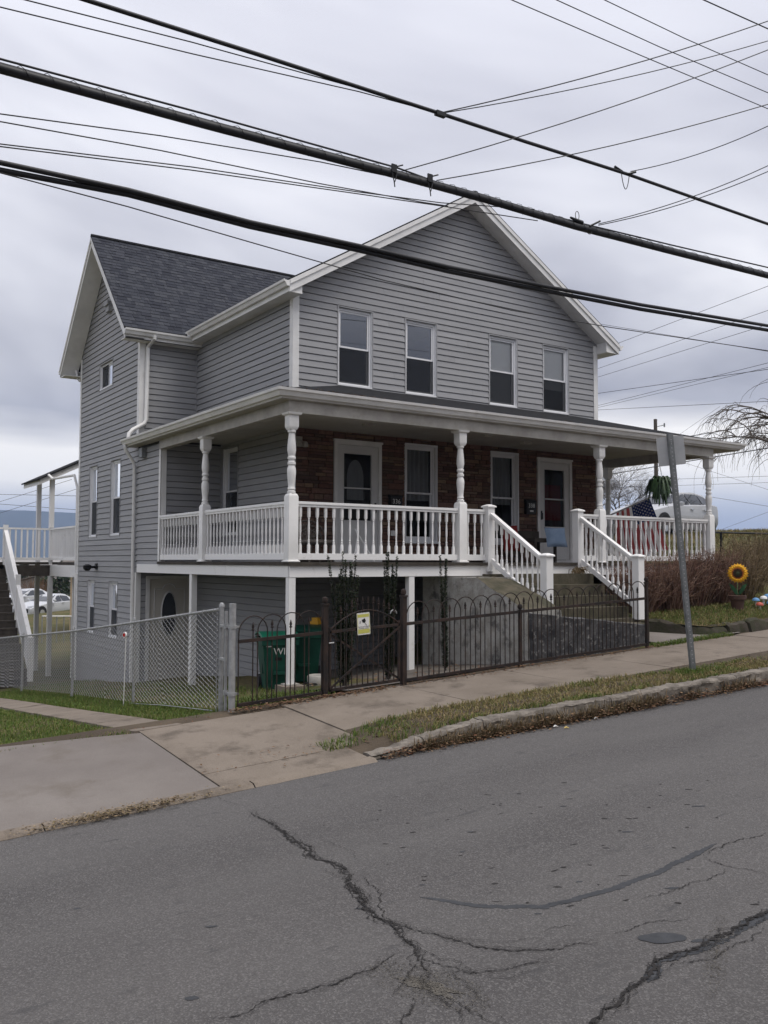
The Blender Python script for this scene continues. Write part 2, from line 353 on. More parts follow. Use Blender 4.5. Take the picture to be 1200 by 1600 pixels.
def text_mb(body, size, P, mi=0, depth=.002):
    """lettering as flat mesh; P maps (u,v) to a point"""
    cu = bpy.data.curves.new('t', 'FONT'); cu.body = body; cu.size = size; cu.align_x = 'CENTER'; cu.align_y = 'CENTER'; cu.resolution_u = 2
    to = bpy.data.objects.new('t', cu); COL.objects.link(to)
    dg = bpy.context.evaluated_depsgraph_get(); me = bpy.data.meshes.new_from_object(to.evaluated_get(dg))
    mb = MB(); mb.add([P(v.co.x, v.co.y) for v in me.vertices], [tuple(p.vertices) for p in me.polygons], mi)
    bpy.data.objects.remove(to); bpy.data.meshes.remove(me); bpy.data.curves.remove(cu); return mb
# a picture point carried to a plane of the place
def ray(x, y): return CFW+CR*((x-600)/CF)-CU*((y-800)/CF)
def aty(x, y, Y): d = ray(x, y); return CAM+d*((Y-CAM.y)/d.y)
def atx(x, y, X): d = ray(x, y); return CAM+d*((X-CAM.x)/d.x)
def atdepth(x, y, D): return CAM+ray(x, y)*D
def smooth01(a, b, x): t = min(1, max(0, (x-a)/(b-a))); return t*t*(3-2*t)
# ------------------------------------------------------------------ levels of the place (metres, porch floor = 0)
def walk_z(x, y): return -1.593+.05*max(-90, min(90, x))+.01*(y+4.7)
def road_z(x, y): return -1.937+.05*max(-90, min(90, x))-.02*max(-15, min(y, 0))
def kerb_y(x): return -7.22 if x < -2.6 else -7.22-.035*(x+2.6)
def yard_l(x, y):
    z = -1.66+.05*max(-90, min(40, x))-.095*(min(y, 11)+4.7)
    if y > 11: z -= .008*(min(y, 70)-11)
    if y > 70: z -= .09*(min(y, 420)-70)
    return z
def yard_r(x, y):
    s = .05*min(x, 24)
    return (-1.60+s)*(1-smooth01(-4.6, 3, y))+(-.02+s)*smooth01(-4.6, 3, y)+.010*max(0, min(y, 60)-3)
def ground_z(x, y):
    if y < -4.72:
        return (walk_z(x, y)-.12) if y > -7.1 else road_z(x, y)-.15
    t = smooth01(1.7, 5.4, x) if y < 9 else smooth01(.42, .75, x/(y+14))
    return yard_l(x, y)*(1-t)+yard_r(x, y)*t
# ================================================================== THE SETTING
def pave_z(x, y):
    w = 1-smooth01(-3.3, -1.6, x)
    a = walk_z(x, y)
    t = min(1, max(0, (y+5.0)/(-2.25)))
    b = walk_z(x, -5.0)*(1-t)+(road_z(x, -7.25)+.035)*t
    return a*(1-w)+b*w
_old_ground = ground_z
def ground_z(x, y):
    lim = -5.08 if x < -4.57 else -4.72
    if y < lim: return (pave_z(x, y)-.14) if y > -7.05 else road_z(x, y)-.2
    return _old_ground(x, max(y, -4.71)) if y > -4.72 else yard_l(x, y)
def axis(lo, hi, step, far):
    a = []; v = lo
    while v <= hi: a.append(v); v += step
    d = step
    while a[-1] < far: d *= 1.28; a.append(a[-1]+d)
    d = step
    while a[0] > -far: d *= 1.28; a.insert(0, a[0]-d)
    return a
gx = axis(-12, 26, .4, 3400); gy = axis(-9, 18, .4, 3400)
mb = MB(); nx = len(gx)
for y in gy:
    for x in gx:
        near = (abs(x) < 60 and abs(y) < 60)
        mb.v.append((x, y, ground_z(x, y)+(.03*noise.noise((x*.9, y*.9, 0)) if near and y > -4.6 else 0)))
for j in range(len(gy)-1):
    for i in range(nx-1): mb.f.append((j*nx+i, j*nx+i+1, (j+1)*nx+i+1, (j+1)*nx+i)); mb.m.append(0)
struct('ground', mb, 'turf', smooth=60)
# road: crowned sheet with faint ruts
mb = MB(); xs = [-60+i*1.0 for i in range(45)]+[-15+i*.4 for i in range(90)]+[21+i*2.0 for i in range(35)]; ys = [-7.0-i*.45 for i in range(36)]
for y in ys:
    for x in xs: mb.v.append((x, y, road_z(x, y)+.012*noise.noise((x*.35, y*.6, 3))+.004*noise.noise((x*1.7, y*1.7, 9))))
for j in range(len(ys)-1):
    for i in range(len(xs)-1): a = j*len(xs)+i; mb.f.append((a+1, a, a+len(xs), a+len(xs)+1)); mb.m.append(0)
road = struct('road', mb, 'asphalt', smooth=60)
def rsurf(x, y): return road_z(x, y)+.012*noise.noise((x*.35, y*.6, 3))+.004*noise.noise((x*1.7, y*1.7, 9))
def road_pt(px, py):
    d = ray(px, py); p = CAM.copy(); t = 4.0
    for _ in range(30): p = CAM+d*t; t += (rsurf(p.x, p.y)-p.z)/d.z if abs(d.z) > 1e-6 else 0
    return CAM+d*t
# ---- cracks and tar: traced wear of the asphalt, lying in its surface
def ribbon(name, pts, w, matn, lift, jit=.5, step=.009, rag=.75, sd=0, shift=0.0):
    P = [road_pt(*p) for p in pts]; mb = MB(); seq = []
    for a, b in zip(P, P[1:]):
        n = max(2, int((b-a).length/step))
        for i in range(n): seq.append(a.lerp(b, i/n))
    seq.append(P[-1]); L = len(seq); row = []
    for i, p in enumerate(seq):
        t = (seq[min(i+1, L-1)]-seq[max(i-1, 0)]).normalized(); nn = Vector((-t.y, t.x, 0))
        u = i/(L-1); ww = (w(u) if callable(w) else w)*(1+rag*noise.noise((i*.45, w(.3) if callable(w) else w, 1.3))*2)
        off = jit*(.05*noise.noise((p.x*4.3, p.y*4.3, 7))+.024*noise.noise((p.x*13, p.y*13, 2+sd))+.016*noise.noise((p.x*37, p.y*37, 2+sd))+.009*noise.noise((p.x*90, p.y*90, 2+sd)))+shift*(.6+.8*noise.noise((p.x*6, p.y*6, 11+sd)))
        c = p+nn*off; ww = max(.0015, ww)
        row.append((c-nn*ww*.5*(1+.5*random.uniform(-rag, rag)), c+nn*ww*.5*(1+.5*random.uniform(-rag, rag))))
    for a, b in row:
        for q in (a, b): mb.v.append((q.x, q.y, rsurf(q.x, q.y)+lift))
    for i in range(L-1): mb.f.append((2*i, 2*i+1, 2*i+3, 2*i+2)); mb.m.append(0)
    return obj(name, mb, matn, road)
tp = lambda w, e=.25: (lambda u: w*(min(1, u/e, (1-u)/e)**.6 if 0 < u < 1 else .05))
CR_ = [([(385, 1268), (430, 1290), (470, 1325), (530, 1358), (565, 1400), (600, 1440), (640, 1475), (662, 1510), (668, 1545)], tp(.030, .2)),
       ([(425, 1292), (455, 1305), (505, 1345), (545, 1372), (580, 1412), (606, 1441)], tp(.016)),
       ([(560, 1368), (590, 1398), (603, 1425), (612, 1445)], tp(.010)),
       ([(540, 1372), (556, 1398), (588, 1428), (606, 1440)], tp(.012)),
       ([(606, 1440), (680, 1462), (745, 1478), (820, 1487), (880, 1484), (938, 1474)], tp(.012)),
       ([(740, 1477), (800, 1484), (850, 1486)], tp(.007)),
       ([(958, 1460), (1000, 1448), (1035, 1438), (1075, 1436)], tp(.008)),
       ([(840, 1456), (872, 1449), (910, 1446)], tp(.005)),
       ([(625, 1485), (585, 1512), (520, 1538), (450, 1556), (390, 1578), (318, 1597)], tp(.013, .3)),
       ([(690, 1522), (740, 1520), (790, 1514), (830, 1506), (870, 1500)], tp(.009)),
       ([(650, 1490), (700, 1510), (745, 1522)], tp(.008)),
       ([(1200, 1302), (1160, 1312), (1120, 1325), (1100, 1338)], tp(.012, .3)),
       ([(1100, 1338), (1135, 1355), (1200, 1366)], tp(.008)),
       ([(1135, 1357), (1095, 1376), (1050, 1392), (1000, 1404)], tp(.009)),
       ([(1260, 1405), (1200, 1428), (1160, 1446), (1120, 1462), (1080, 1478), (1040, 1500), (1012, 1522), (985, 1548), (950, 1575), (905, 1602), (870, 1625)], tp(.030, .1)),
       ([(1200, 1452), (1150, 1478), (1090, 1502), (1040, 1520)], tp(.009)),
       ([(655, 1560), (640, 1585), (612, 1605)], tp(.012)), ([(700, 1560), (730, 1585), (790, 1602)], tp(.008)),
       ([(790, 1586), (800, 1596), (830, 1602)], tp(.006)), ([(855, 1416), (880, 1410), (905, 1412)], tp(.004)),
       ([(680, 1462), (730, 1468), (790, 1470), (850, 1468)], tp(.004)),
       ([(640, 1478), (690, 1495), (720, 1505), (745, 1524)], tp(.006)), ([(655, 1500), (630, 1530), (618, 1562)], tp(.008)), ([(672, 1548), (700, 1575), (712, 1602)], tp(.009)), ([(745, 1522), (800, 1526), (850, 1518)], tp(.005)), ([(560, 1378), (528, 1372), (500, 1356)], tp(.005)), ([(505, 1312), (548, 1330), (560, 1344)], tp(.004)), ([(690, 1510), (735, 1545), (760, 1585)], tp(.005)), ([(380, 1262), (352, 1252), (330, 1244)], tp(.005))]
for i, (pts, w) in enumerate(CR_): ribbon('crack', pts, (lambda u, w=w: .6*w(u)), 'crack', .0030+.0002*i, jit=1.0)
for i, (pts, w) in enumerate(CR_):
    if i in (0, 4, 8, 9, 14):
        for sd, sh, kk in ((3, .022, .25), (7, -.03, .22), (9, .05, .13)): ribbon('crack', pts, (lambda u, w=w, kk=kk: kk*w(u)), 'crack', .0075+.0001*(i+sd), jit=1.3, sd=sd, shift=sh)
ribbon('tar_seal', [(655, 1401), (720, 1412), (790, 1418), (850, 1417), (900, 1405), (960, 1388), (1030, 1362), (1075, 1340), (1120, 1318)], tp(.050, .12), 'tar', .0021, jit=.35, rag=.22)
ribbon('tar_seal', [(1250, 1408), (1200, 1430), (1165, 1446), (1145, 1462)], tp(.070, .3), 'tar', .0023, jit=.3, rag=.35)
ribbon('tar_seal', [(1145, 1462), (1105, 1480), (1060, 1494), (1035, 1506)], tp(.045, .2), 'tar', .0025, jit=.5, rag=.5)
ribbon('tar_seal', [(1035, 1505), (1020, 1520), (1010, 1535)], tp(.06, .4), 'tar', .0024, jit=.3, rag=.4)
# oval tar patch and crumbling hollow
def blob(name, c, rx, ry, matn, lift, wob=.1, n=36, rot=0.0):
    p = road_pt(*c); mb = MB(); mb.v.append((p.x, p.y, rsurf(p.x, p.y)+lift))
    for i in range(n):
        a = 2*math.pi*i/n; k = 1+wob*noise.noise((math.cos(a)*1.6+c[0], math.sin(a)*1.6, 4))+wob*.5*noise.noise((math.cos(a)*6+c[0], math.sin(a)*6, 4))
        x = rx*k*math.cos(a); y = ry*k*math.sin(a)
        q = p+Vector((x*math.cos(rot)-y*math.sin(rot), x*math.sin(rot)+y*math.cos(rot), 0)); mb.v.append((q.x, q.y, rsurf(q.x, q.y)+lift))
    for i in range(n): mb.f.append((0, 1+i, 1+(i+1) % n)); mb.m.append(0)
    return obj(name, mb, matn, road)
blob('tar_patch', (1035, 1466), .118, .062, 'tar', .0030, .12, rot=-.65)
blob('tar_patch', (1096, 1470), .05, .02, 'tar', .0026, .5, rot=-.5)
for c, a, b in (((722, 1331), .022, .014), ((660, 1383), .02, .008), ((840, 1428), .018, .01), ((905, 1378), .022, .01), ((1050, 1388), .05, .014), ((560, 1420), .02, .01), ((300, 1560), .03, .02), ((120, 1420), .025, .012), ((330, 1448), .03, .014), ((735, 1300), .02, .01), ((980, 1300), .05, .012), ((1090, 1260), .06, .014), ((880, 1260), .03, .012)):
    blob('oil_spot', c, a, b, 'tar', .002, .6, 18, rot=-.6)
rf_ = random.Random(12)
for _ in range(70):
    c = (rf_.gauss(880, 190), rf_.uniform(1215, 1420))
    if 300 < c[0] < 1190: blob('oil_spot', c, rf_.uniform(.006, .03), rf_.uniform(.004, .012), 'crack', .0019, .7, 10, rot=-.6+rf_.gauss(0, .3))
# loose grit crumbling out of the crack junction
def gravel(name, label, cx, cy, rx, ry, n, size, matn, rot=0.0, parent=None):
    mb = MB(); p = road_pt(cx, cy)
    for _ in range(n):
        a = random.random()*6.283; r = random.random()**.8
        x = rx*r*math.cos(a); y = ry*r*math.sin(a); q = (p.x+x*math.cos(rot)-y*math.sin(rot), p.y+x*math.sin(rot)+y*math.cos(rot)); s = size*random.uniform(.35, 1.2)
        z = rsurf(*q)+.0035
        mb.add([(q[0]+s*random.uniform(-1, 1), q[1]+s*random.uniform(-1, 1), z+s*random.uniform(.0, .9)) for _ in range(4)], [(0, 1, 2), (0, 2, 3), (0, 3, 1), (1, 3, 2)])
    return obj(name, mb, matn, parent, kind='stuff')
blob('worn_hollow', (668, 1540), .05, .16, 'grit', .0028, .9, rot=.25)
gravel('road_grit', '', 668, 1540, .16, .36, 2200, .0055, 'grit', .25, road)
gravel('road_grit', '', 1120, 1490, .06, .5, 900, .005, 'grit', -1.0, road)
# ---- paving slabs
walk = struct('pavement', MB().add([], []), 'concrete')
def slab(name, x0, x1, y0, y1, matn='concrete', parent=walk, zf=pave_z, g=.011, top=0.0, n=4, skew=0.0):
    mb = MB(); tl = [random.uniform(-.004, .004) for _ in range(3)]
    x0 += g; x1 -= g; y0 += g; y1 -= g
    def z(x, y): return zf(x, y)+top+tl[0]+tl[1]*(x-x0)/(x1-x0)+tl[2]*(y-y0)/(y1-y0)
    V = []
    for j in range(n+1):
        for i in range(n+1):
            x = x0+(x1-x0)*i/n; y = y0+(y1-y0)*j/n
            if skew: y += skew*(x1-x)*(j/n)
            e = .004 if i in (0, n) or j in (0, n) else 0
            V.append((x, y, z(x, y)-e))
    F = [(j*(n+1)+i, j*(n+1)+i+1, (j+1)*(n+1)+i+1, (j+1)*(n+1)+i) for j in range(n) for i in range(n)]
    mb.add(V, F)
    bd = [i for i in range(n+1)]+[(j*(n+1)+n) for j in range(1, n+1)]+[n*(n+1)+i for i in range(n-1, -1, -1)]+[j*(n+1) for j in range(n-1, 0, -1)]
    k = len(bd); o = len(mb.v); mb.v += [(mb.v[b][0], mb.v[b][1], mb.v[b][2]-.1) for b in bd]
    for i in range(k): mb.f.append((bd[i], o+i, o+(i+1) % k, bd[(i+1) % k])); mb.m.append(0)
    return obj(name, mb, matn, parent)
JX = [-4.57+1.82*i for i in range(0, 16)]
slab('slab', JX[0], JX[1], -6.78, -4.98); slab('slab', JX[0], JX[0]+1.55, -7.2, -6.78, g=.008)
for a, b in zip(JX[1:], JX[2:]): slab('slab', a, b, -6.32, -4.76)
slab('apron_slab', -7.35, JX[0], -7.2, -5.1, 'concrete_pale', n=6, skew=.26); slab('apron_slab', -10.2, -7.35, -7.2, -4.45, 'concrete_pale', n=6); slab('apron_slab', -13, -10.2, -7.2, -4.45, 'concrete_pale')
# dirt under and beside the slabs, closing the joints
mb = MB(); xs = [-14+i*.35 for i in range(110)]; ys = [-4.55, -4.8, -5.2, -5.7, -6.2, -6.35, -6.6, -6.85, -7.05, -7.21]
for y in ys:
    for x in xs: mb.v.append((x, y, pave_z(x, y)-.052+(.06 if (-7.0 < y < -6.36 and x > -2.9) else (.03 if y > -4.9 else 0))+.012*noise.noise((x*3, y*3, 0))))
for j in range(len(ys)-1):
    for i in range(len(xs)-1): a = j*len(xs)+i; mb.f.append((a+1, a, a+len(xs), a+len(xs)+1)); mb.m.append(0)
struct('verge', mb, 'soil', smooth=60)
# ---- kerb stones
kerb = struct('kerb', MB().add([], []), 'kerb_stone')
def kerb_stone(x0, x1, h0, h1):
    mb = MB(); n = max(4, int((x1-x0)/.035)); prof = [(.16, -.1), (.155, .0), (.15, .98), (.08, 1.0), (.02, 1.0), (-.008, .95), (-.018, .84), (-.012, .6), (-.02, .35), (-.012, .1), (-.02, -.25)]
    k = len(prof)
    for i in range(n+1):
        x = x0+.008+(x1-x0-.016)*i/n; hh = h0+(h1-h0)*i/n; zr = road_z(x, kerb_y(x)); ztop = pave_z(x, -6.9)+.02; H = (ztop-zr)*hh
        for o, z in prof:
            dn = .016*noise.noise((x*2.3, o*9+z*2, 2))+.016*noise.noise((x*11, o*30+z*5, 5))+.011*noise.noise((x*33, o*50+z*15, 5))
            mb.v.append((x, kerb_y(x)+o+dn, zr+z*H+dn*.8))
    for i in range(n):
        for j in range(k-1): mb.f.append((i*k+j, i*k+j+1, (i+1)*k+j+1, (i+1)*k+j)); mb.m.append(0)
    mb.f.append(tuple(range(k))); mb.m.append(0); mb.f.append(tuple(range(n*k, (n+1)*k))[::-1]); mb.m.append(0)
    obj('kerb_stone', mb, 'kerb_stone', kerb, smooth=28)
x = -3.0; ls = [.62, .78, 1.9, 2.3, 2.1, 1.9, 2.2, 2.2, 2, 2, 2]
hs = [(.6, .85), (.85, 1), (1.03, 1), (1.0, .98), (.98, 1), (1, 1), (1, 1), (1, 1), (1, 1), (1, 1), (1, 1)]
for l, h in zip(ls, hs): kerb_stone(x, x+l, *h); x += l
# flush concrete edging beside the dropped kerb
for a, b in ((-13, -10.4), (-10.4, -8.1), (-8.1, -6.1), (-6.1, -4.3), (-4.3, -2.98)):
    mb = MB(); n = 14
    for i in range(n+1):
        xx = a+.006+(b-a-.012)*i/n; zz = road_z(xx, -7.25); d = .02*noise.noise((xx*6, 1, 1))
        mb.v += [(xx, -7.19, zz-.05), (xx, -7.19, zz+.040), (xx, -7.28+d, zz+.034), (xx, -7.325+d, zz+.006), (xx, -7.33+d, zz-.05)]
    for i in range(n):
        for j in range(4): mb.f.append((i*5+j, i*5+j+1, i*5+6+j, i*5+5+j)); mb.m.append(0)
    obj('edging_stone', mb, 'concrete', kerb, smooth=40)
# ---- side path beside the chain-link fence
path = struct('side_path', MB().add([], []), 'concrete')
for i in range(10):
    y0 = -5.02+i*1.5; slab('path_slab', -4.62, -4.05, y0, y0+1.5, 'concrete', path, zf=lambda x, y: _old_ground(x, max(y, -4.71)) if y > -4.72 else yard_l(x, y), top=.035)
# ---- patio under the porch
mb = MB(); xs = [-1.45+i*.35 for i in range(10)]; ys = [-4.3+i*.4 for i in range(23)]
for y in ys:
    for x in xs: mb.v.append((x, y, ground_z(x, y)+.05-.10*smooth01(-3.4, -2.6, y)*(1-smooth01(-.6, .9, x))))
for j in range(len(ys)-1):
    for i in range(len(xs)-1): a = j*len(xs)+i; mb.f.append((a, a+1, a+len(xs)+1, a+len(xs))); mb.m.append(0)
struct('patio', mb, 'patio_stone', smooth=60)
# ---- concrete path and raised bed right of the steps
mb = MB(); xs = [4.55+i*.3 for i in range(8)]; ys = [-4.72+i*.3 for i in range(8)]
for y in ys:
    for x in xs: mb.v.append((x, y, walk_z(x, y)+.012+.10*smooth01(-4.7, -3.0, y)))
for j in range(len(ys)-1):
    for i in range(len(xs)-1): a = j*len(xs)+i; mb.f.append((a, a+1, a+len(xs)+1, a+len(xs))); mb.m.append(0)
struct('garden_path', mb, 'concrete_pale', smooth=60)
def bed_z(x, y): return walk_z(x, -4.6)+.15+.17*smooth01(-4.6, -3.4, y)+max(0, yard_r(x, y)-yard_r(x, -3.4))*smooth01(-3.4, -2.4, y)
def bed_front(x): return -4.58+(.95*(1-smooth01(5.0, 6.2, x)))
mb = MB(); xs = [5.0+i*.35 for i in range(44)]; nr = 12
for x in xs:
    for j in range(nr): y = bed_front(x)+(1.2-bed_front(x))*(j/(nr-1))**1.3; mb.v.append((x, y, bed_z(x, y)+.03*noise.noise((x*2, y*2, 1))))
for i in range(len(xs)-1):
    for j in range(nr-1): mb.f.append((i*nr+j, (i+1)*nr+j, (i+1)*nr+j+1, i*nr+j+1)); mb.m.append(0)
struct('garden_bed', mb, 'turf', smooth=60)
# mossy edging stones of the bed: one thing, each stone a part
edg = thing('bed_edging', 'low mossy stone edging along the garden bed by the pavement', 'stone edging', (5.0, -3.6, -1.3))
x = 5.0
while x < 17:
    l = random.uniform(.3, .75); mb = MB(); n = 10; sdz = random.uniform(-.035, .04); sdy = random.uniform(-.05, .04)
    for i in range(n+1):
        xx = x+l*i/n; yf = bed_front(xx); zt = bed_z(xx, yf); zb = walk_z(xx, yf)-.05
        for (o, z) in ((.14, zb), (.14, zt+.01), (.04, zt+.025), (-.03, zt-.01), (-.06, zb+.08), (-.07, zb)):
            d = .05*noise.noise((xx*3.1, z*7, o*20))+.02*noise.noise((xx*11, z*9, o*30)); mb.v.append((xx-(.012 if i == n else 0)+(.012 if i == 0 else 0), yf+o+d+sdy, z+d+(sdz if z > zb+.1 else 0)-(.03 if i in (0, n) and z > zb+.1 else 0)))
    for i in range(n):
        for j in range(5): mb.f.append((i*6+j, i*6+j+1, i*6+7+j, i*6+6+j)); mb.m.append(0)
    mb.f.append(tuple(range(6))); mb.m.append(0); mb.f.append(tuple(range(n*6, n*6+6))); mb.m.append(0)
    obj('stone', mb, 'edging', edg, smooth=45)
    x += l
# ---- grass
def g_(s): return random.gauss(0, s)
def grass(name, label, n, sample, hgt, matn, lean=.5, wd=.0045, cat='grass'):
    mb = MB(); V = mb.v; F = mb.f
    for _ in range(n):
        s = sample()
        if s is None: continue
        x, y, z = s; h = hgt*random.uniform(.45, 1.25); a = random.random()*6.283; w = wd*random.uniform(.6, 1.3)
        dx, dy = math.cos(a), math.sin(a); l = lean*random.random()*h; b = random.random()*6.283; lx, ly = math.cos(b)*l, math.sin(b)*l
        o = len(V)
        V += [(x-dx*w, y-dy*w, z-.01), (x+dx*w, y+dy*w, z-.01), (x+dx*w*.8+lx*.4, y+dy*w*.8+ly*.4, z+h*.6), (x-dx*w*.8+lx*.4, y-dy*w*.8+ly*.4, z+h*.6), (x+lx*1.2, y+ly*1.2, z+h*(1-.25*l/h if h else 1))]
        F.append((o, o+1, o+2, o+3)); F.append((o+3, o+2, o+4))
    mb.m = [0]*len(F)
    return tag(obj(name, mb, matn, kind='stuff'), label, cat)
def verge_in(x): return -6.34-.28*(1-smooth01(-3.2, -2.2, x))-.33*smooth01(1.2, 2.6, x)
def s_verge(green):
    def f():
        x = random.uniform(-3.25, 9 if random.random() < .25 else 4.0); y = random.uniform(kerb_y(x)+.12, verge_in(x)+.05)
        if x < -2.6 and y < -6.85: return None
        k = noise.noise((x*.7+3, y*1.3, 0))+.5*noise.noise((x*2.5, y*2.5, 5))
        g = smooth01(-1.2, -2.4, x)*.7+smooth01(1.4, 2.4, x)*.3-.15*smooth01(-7.0, -6.6, y)
        if green and k+g < .22: return None
        if not green and (k+g > .45 or random.random() < .25): return None
        if x < -1.9 and random.random() < .3: return None
        return (x, y, pave_z(x, y)+.0)
    return f
grass('verge_grass', 'short green grass tufts along the kerb', 9000, s_verge(True), .06, 'blade', 1.2)
grass('verge_grass', 'dry yellow grass between the pavement and the kerb', 15000, s_verge(False), .055, 'blade_dry', 1.5)
def s_rect(x0, x1, y0, y1, zf, thr=None, sc=1.0):
    def f():
        x = random.uniform(x0, x1); y = random.uniform(y0, y1)
        if thr is not None and noise.noise((x*sc, y*sc, 2)) < thr: return None
        return (x, y, zf(x, y))
    return f
grass('lawn', 'green lawn patch left of the side path', 30000, s_rect(-8.5, -4.62, -5.0, 3.0, ground_z, -.75, .9), .05, 'blade', .9)
grass('lawn', 'dry blades in the lawn patch left of the side path', 3500, s_rect(-8.5, -4.62, -5.0, -3.2, ground_z, .0, 1.2), .045, 'blade_dry', 1.0)
grass('fence_grass', 'green grass strip between side path and chain-link fence', 14000, s_rect(-4.05, -3.2, -4.7, 7, ground_z, -.8, .9), .065, 'blade', .9)
grass('yard_grass', 'sparse grass in the yard behind the chain-link fence', 6000, s_rect(-3.2, -1.4, -4.5, 8, ground_z, -.1, .9), .08, 'blade', .9)
grass('bed_grass', 'patchy green grass on the raised garden bed', 11000, lambda: (lambda x: (lambda y: (x, y, bed_z(x, y)))(random.uniform(bed_front(x)+.1, -3.3)))(random.uniform(5.1, 13)), .07, 'blade', 1.0)
grass('bed_grass', 'dead straw grass around the pot on the garden bed', 9000, lambda: (lambda x: (lambda y: (x, y, bed_z(x, y)))(random.uniform(bed_front(x)+.02, -2.9)))(random.uniform(5.1, 13)), .09, 'blade_dry', 1.3)
grass('post_weeds', 'short grass tufts around the foot of the leaning sign post', 700, lambda: (2.47+g_(.12), -6.85+g_(.08), pave_z(2.47, -6.85)), .08, 'blade', 1.0)
grass('kerb_weeds', 'dead brown weeds clinging to the kerb face', 5200, lambda: (lambda x: (x, kerb_y(x)-.045, road_z(x, -7.3)+abs(g_(.05))))((lambda q: q if noise.noise((q*1.7, 0, 4)) > -.1 else random.uniform(-2.4, 1.0))(random.uniform(-2.6, 10))), .085, 'straw', 1.4, .004)
grass('path_grass', 'green weeds growing beside the foot of the iron fence post', 1500, lambda: (lambda x: (x, random.uniform(-4.85, -4.6), walk_z(x, -4.7)))(random.uniform(4.2, 6.3)), .06, 'blade', 1.2)
grass('fence_weeds', 'pale weeds at the foot of the iron fence', 900, lambda: (lambda x: (x, random.uniform(-4.62, -4.2), max(ground_z(x, -4.4), walk_z(x, -4.7)-.08)))(random.uniform(-3.25, -2.1)), .16, 'blade', 1.0, .006)
grass('bank_grass', 'long brown grass on the bank right of the porch', 16000, lambda: (lambda x, y: (x, y, max(yard_r(x, y), bed_z(x, y) if y < 1.2 else -9)))(random.uniform(9.2, 26), random.uniform(-2.4, 9)), .16, 'blade_dry', 1.0, .012)
# ---- fallen leaves and dead stalks
def litter(name, label, n, sample, size, matn='leaf_litter'):
    mb = MB()
    for _ in range(n):
        x, y, z = sample(); s = size*random.uniform(.4, 1.3); a = random.random()*6.283; t = random.uniform(-.7, .7); c, sn = math.cos(a), math.sin(a)
        pts = [(-1, 0, .1), (-.2, -.55, 0), (1, 0, t*.6), (.1, .5, abs(t)*.5)]
        mb.add([(x+(p[0]*c-p[1]*sn)*s, y+(p[0]*sn+p[1]*c)*s, z+.004+p[2]*s) for p in pts], [(0, 1, 2), (0, 2, 3)])
    return tag(obj(name, mb, matn, kind='stuff'), label, 'leaves')
litter('fallen_leaves', 'brown dead leaves gathered in the gutter along the kerb', 5200, lambda: (lambda x: (x, kerb_y(x)-.02-abs(g_(.065)), road_z(x, -7.4)+abs(g_(.045))))(random.uniform(-2.9, 12)), .022)
litter('fallen_leaves', 'dead leaves heaped along the foot of the iron fence', 1500, lambda: (lambda x: (x, -4.76-abs(g_(.07)), walk_z(x, -4.8)+abs(g_(.015))))(random.choice([random.uniform(-3.4, -1.2), random.uniform(-3.4, 4.3)])), .022)
litter('fallen_leaves', 'dead leaves and straw heap in the gutter by the driveway apron', 1500, lambda: (lambda x: (x, -7.3+g_(.05), road_z(x, -7.3)+.02+abs(g_(.018))))(-5.5+g_(.36)), .013, 'straw')
litter('fallen_leaves', 'scattered leaves in the slab joints and on the verge', 900, lambda: (lambda x, y: (x, y, pave_z(x, y)+.012))(random.uniform(-4.6, 6), random.choice([-6.8+g_(.03), random.uniform(-7.05, -6.3), -4.98+g_(.03)])), .018)
litter('fallen_leaves', 'dead leaves under the shrubs in the garden bed', 1600, lambda: (lambda x: (lambda y: (x, y, bed_z(x, y)+.01))(random.uniform(bed_front(x), -2.8)))(random.uniform(5, 12)), .03)
litter('fallen_leaves', 'leaves lying on the patio below the porch', 400, lambda: (lambda x, y: (x, y, ground_z(x, y)+.055))(random.uniform(-1.4, 1.6), random.uniform(-4.2, -2.2)), .025)
for (qx, qy, s, mt_) in ((868, 1137, .035, 'sign_white'), (885, 1139, .032, 'gold'), (931, 1124, .028, 'sign_white'), (228, 1253, .015, 'cap_white')):
    p = road_pt(qx, qy); mb = MB(); mb.tube([(p.x-s, p.y, p.z+.012), (p.x, p.y+.004, p.z+.02), (p.x+s*.9, p.y-.008, p.z+.01)], [s*.15, s*.35, s*.12], 6)
    tag(obj('litter_scrap', mb, mt_, smooth=40), {868: 'white paper scrap in the gutter left of a tan scrap', 885: 'tan paper scrap in the gutter below the kerb', 931: 'white paper scrap nearest the middle of the kerb', 228: 'tiny white scrap beside the leaf heap'}[qx], 'litter')
# ================================================================== THE HOUSE
HW = 8.09; HB = 9.1; WX = -1.32; WY0, WY1 = 4.575, 9.1     # main width and depth, wing plane and its ends
house = thing('house', 'grey sided two-storey double house with stone front and white wraparound porch', 'house', (0, 0, -2))
X, Y = Vector((1, 0, 0)), Vector((0, 1, 0))
class Wl:      # a wall plane: u along, n outward
    def __init__(s, org, ud, nd): s.o, s.u, s.n = Vector(org), Vector(ud), Vector(nd)
    def P(s, u, n, z): p = s.o+s.u*u+s.n*n; return (p.x, p.y, z)
    def box(s, mb, u0, u1, n0, n1, z0, z1, mi=0):
        return mb.hexa([s.P(u0, n0, z0), s.P(u1, n0, z0), s.P(u1, n1, z0), s.P(u0, n1, z0), s.P(u0, n0, z1), s.P(u1, n0, z1), s.P(u1, n1, z1), s.P(u0, n1, z1)], mi)
FRONT = Wl((0, 0, 0), X, -Y); LEFT = Wl((0, 0, 0), Y, -X); GABLE = Wl((WX, 0, 0), Y, -X); WFRONT = Wl((0, WY0, 0), X, -Y); BFRONT = Wl((0, 3.15, 0), X, -Y)
RIGHT = Wl((HW, 0, 0), Y, X)
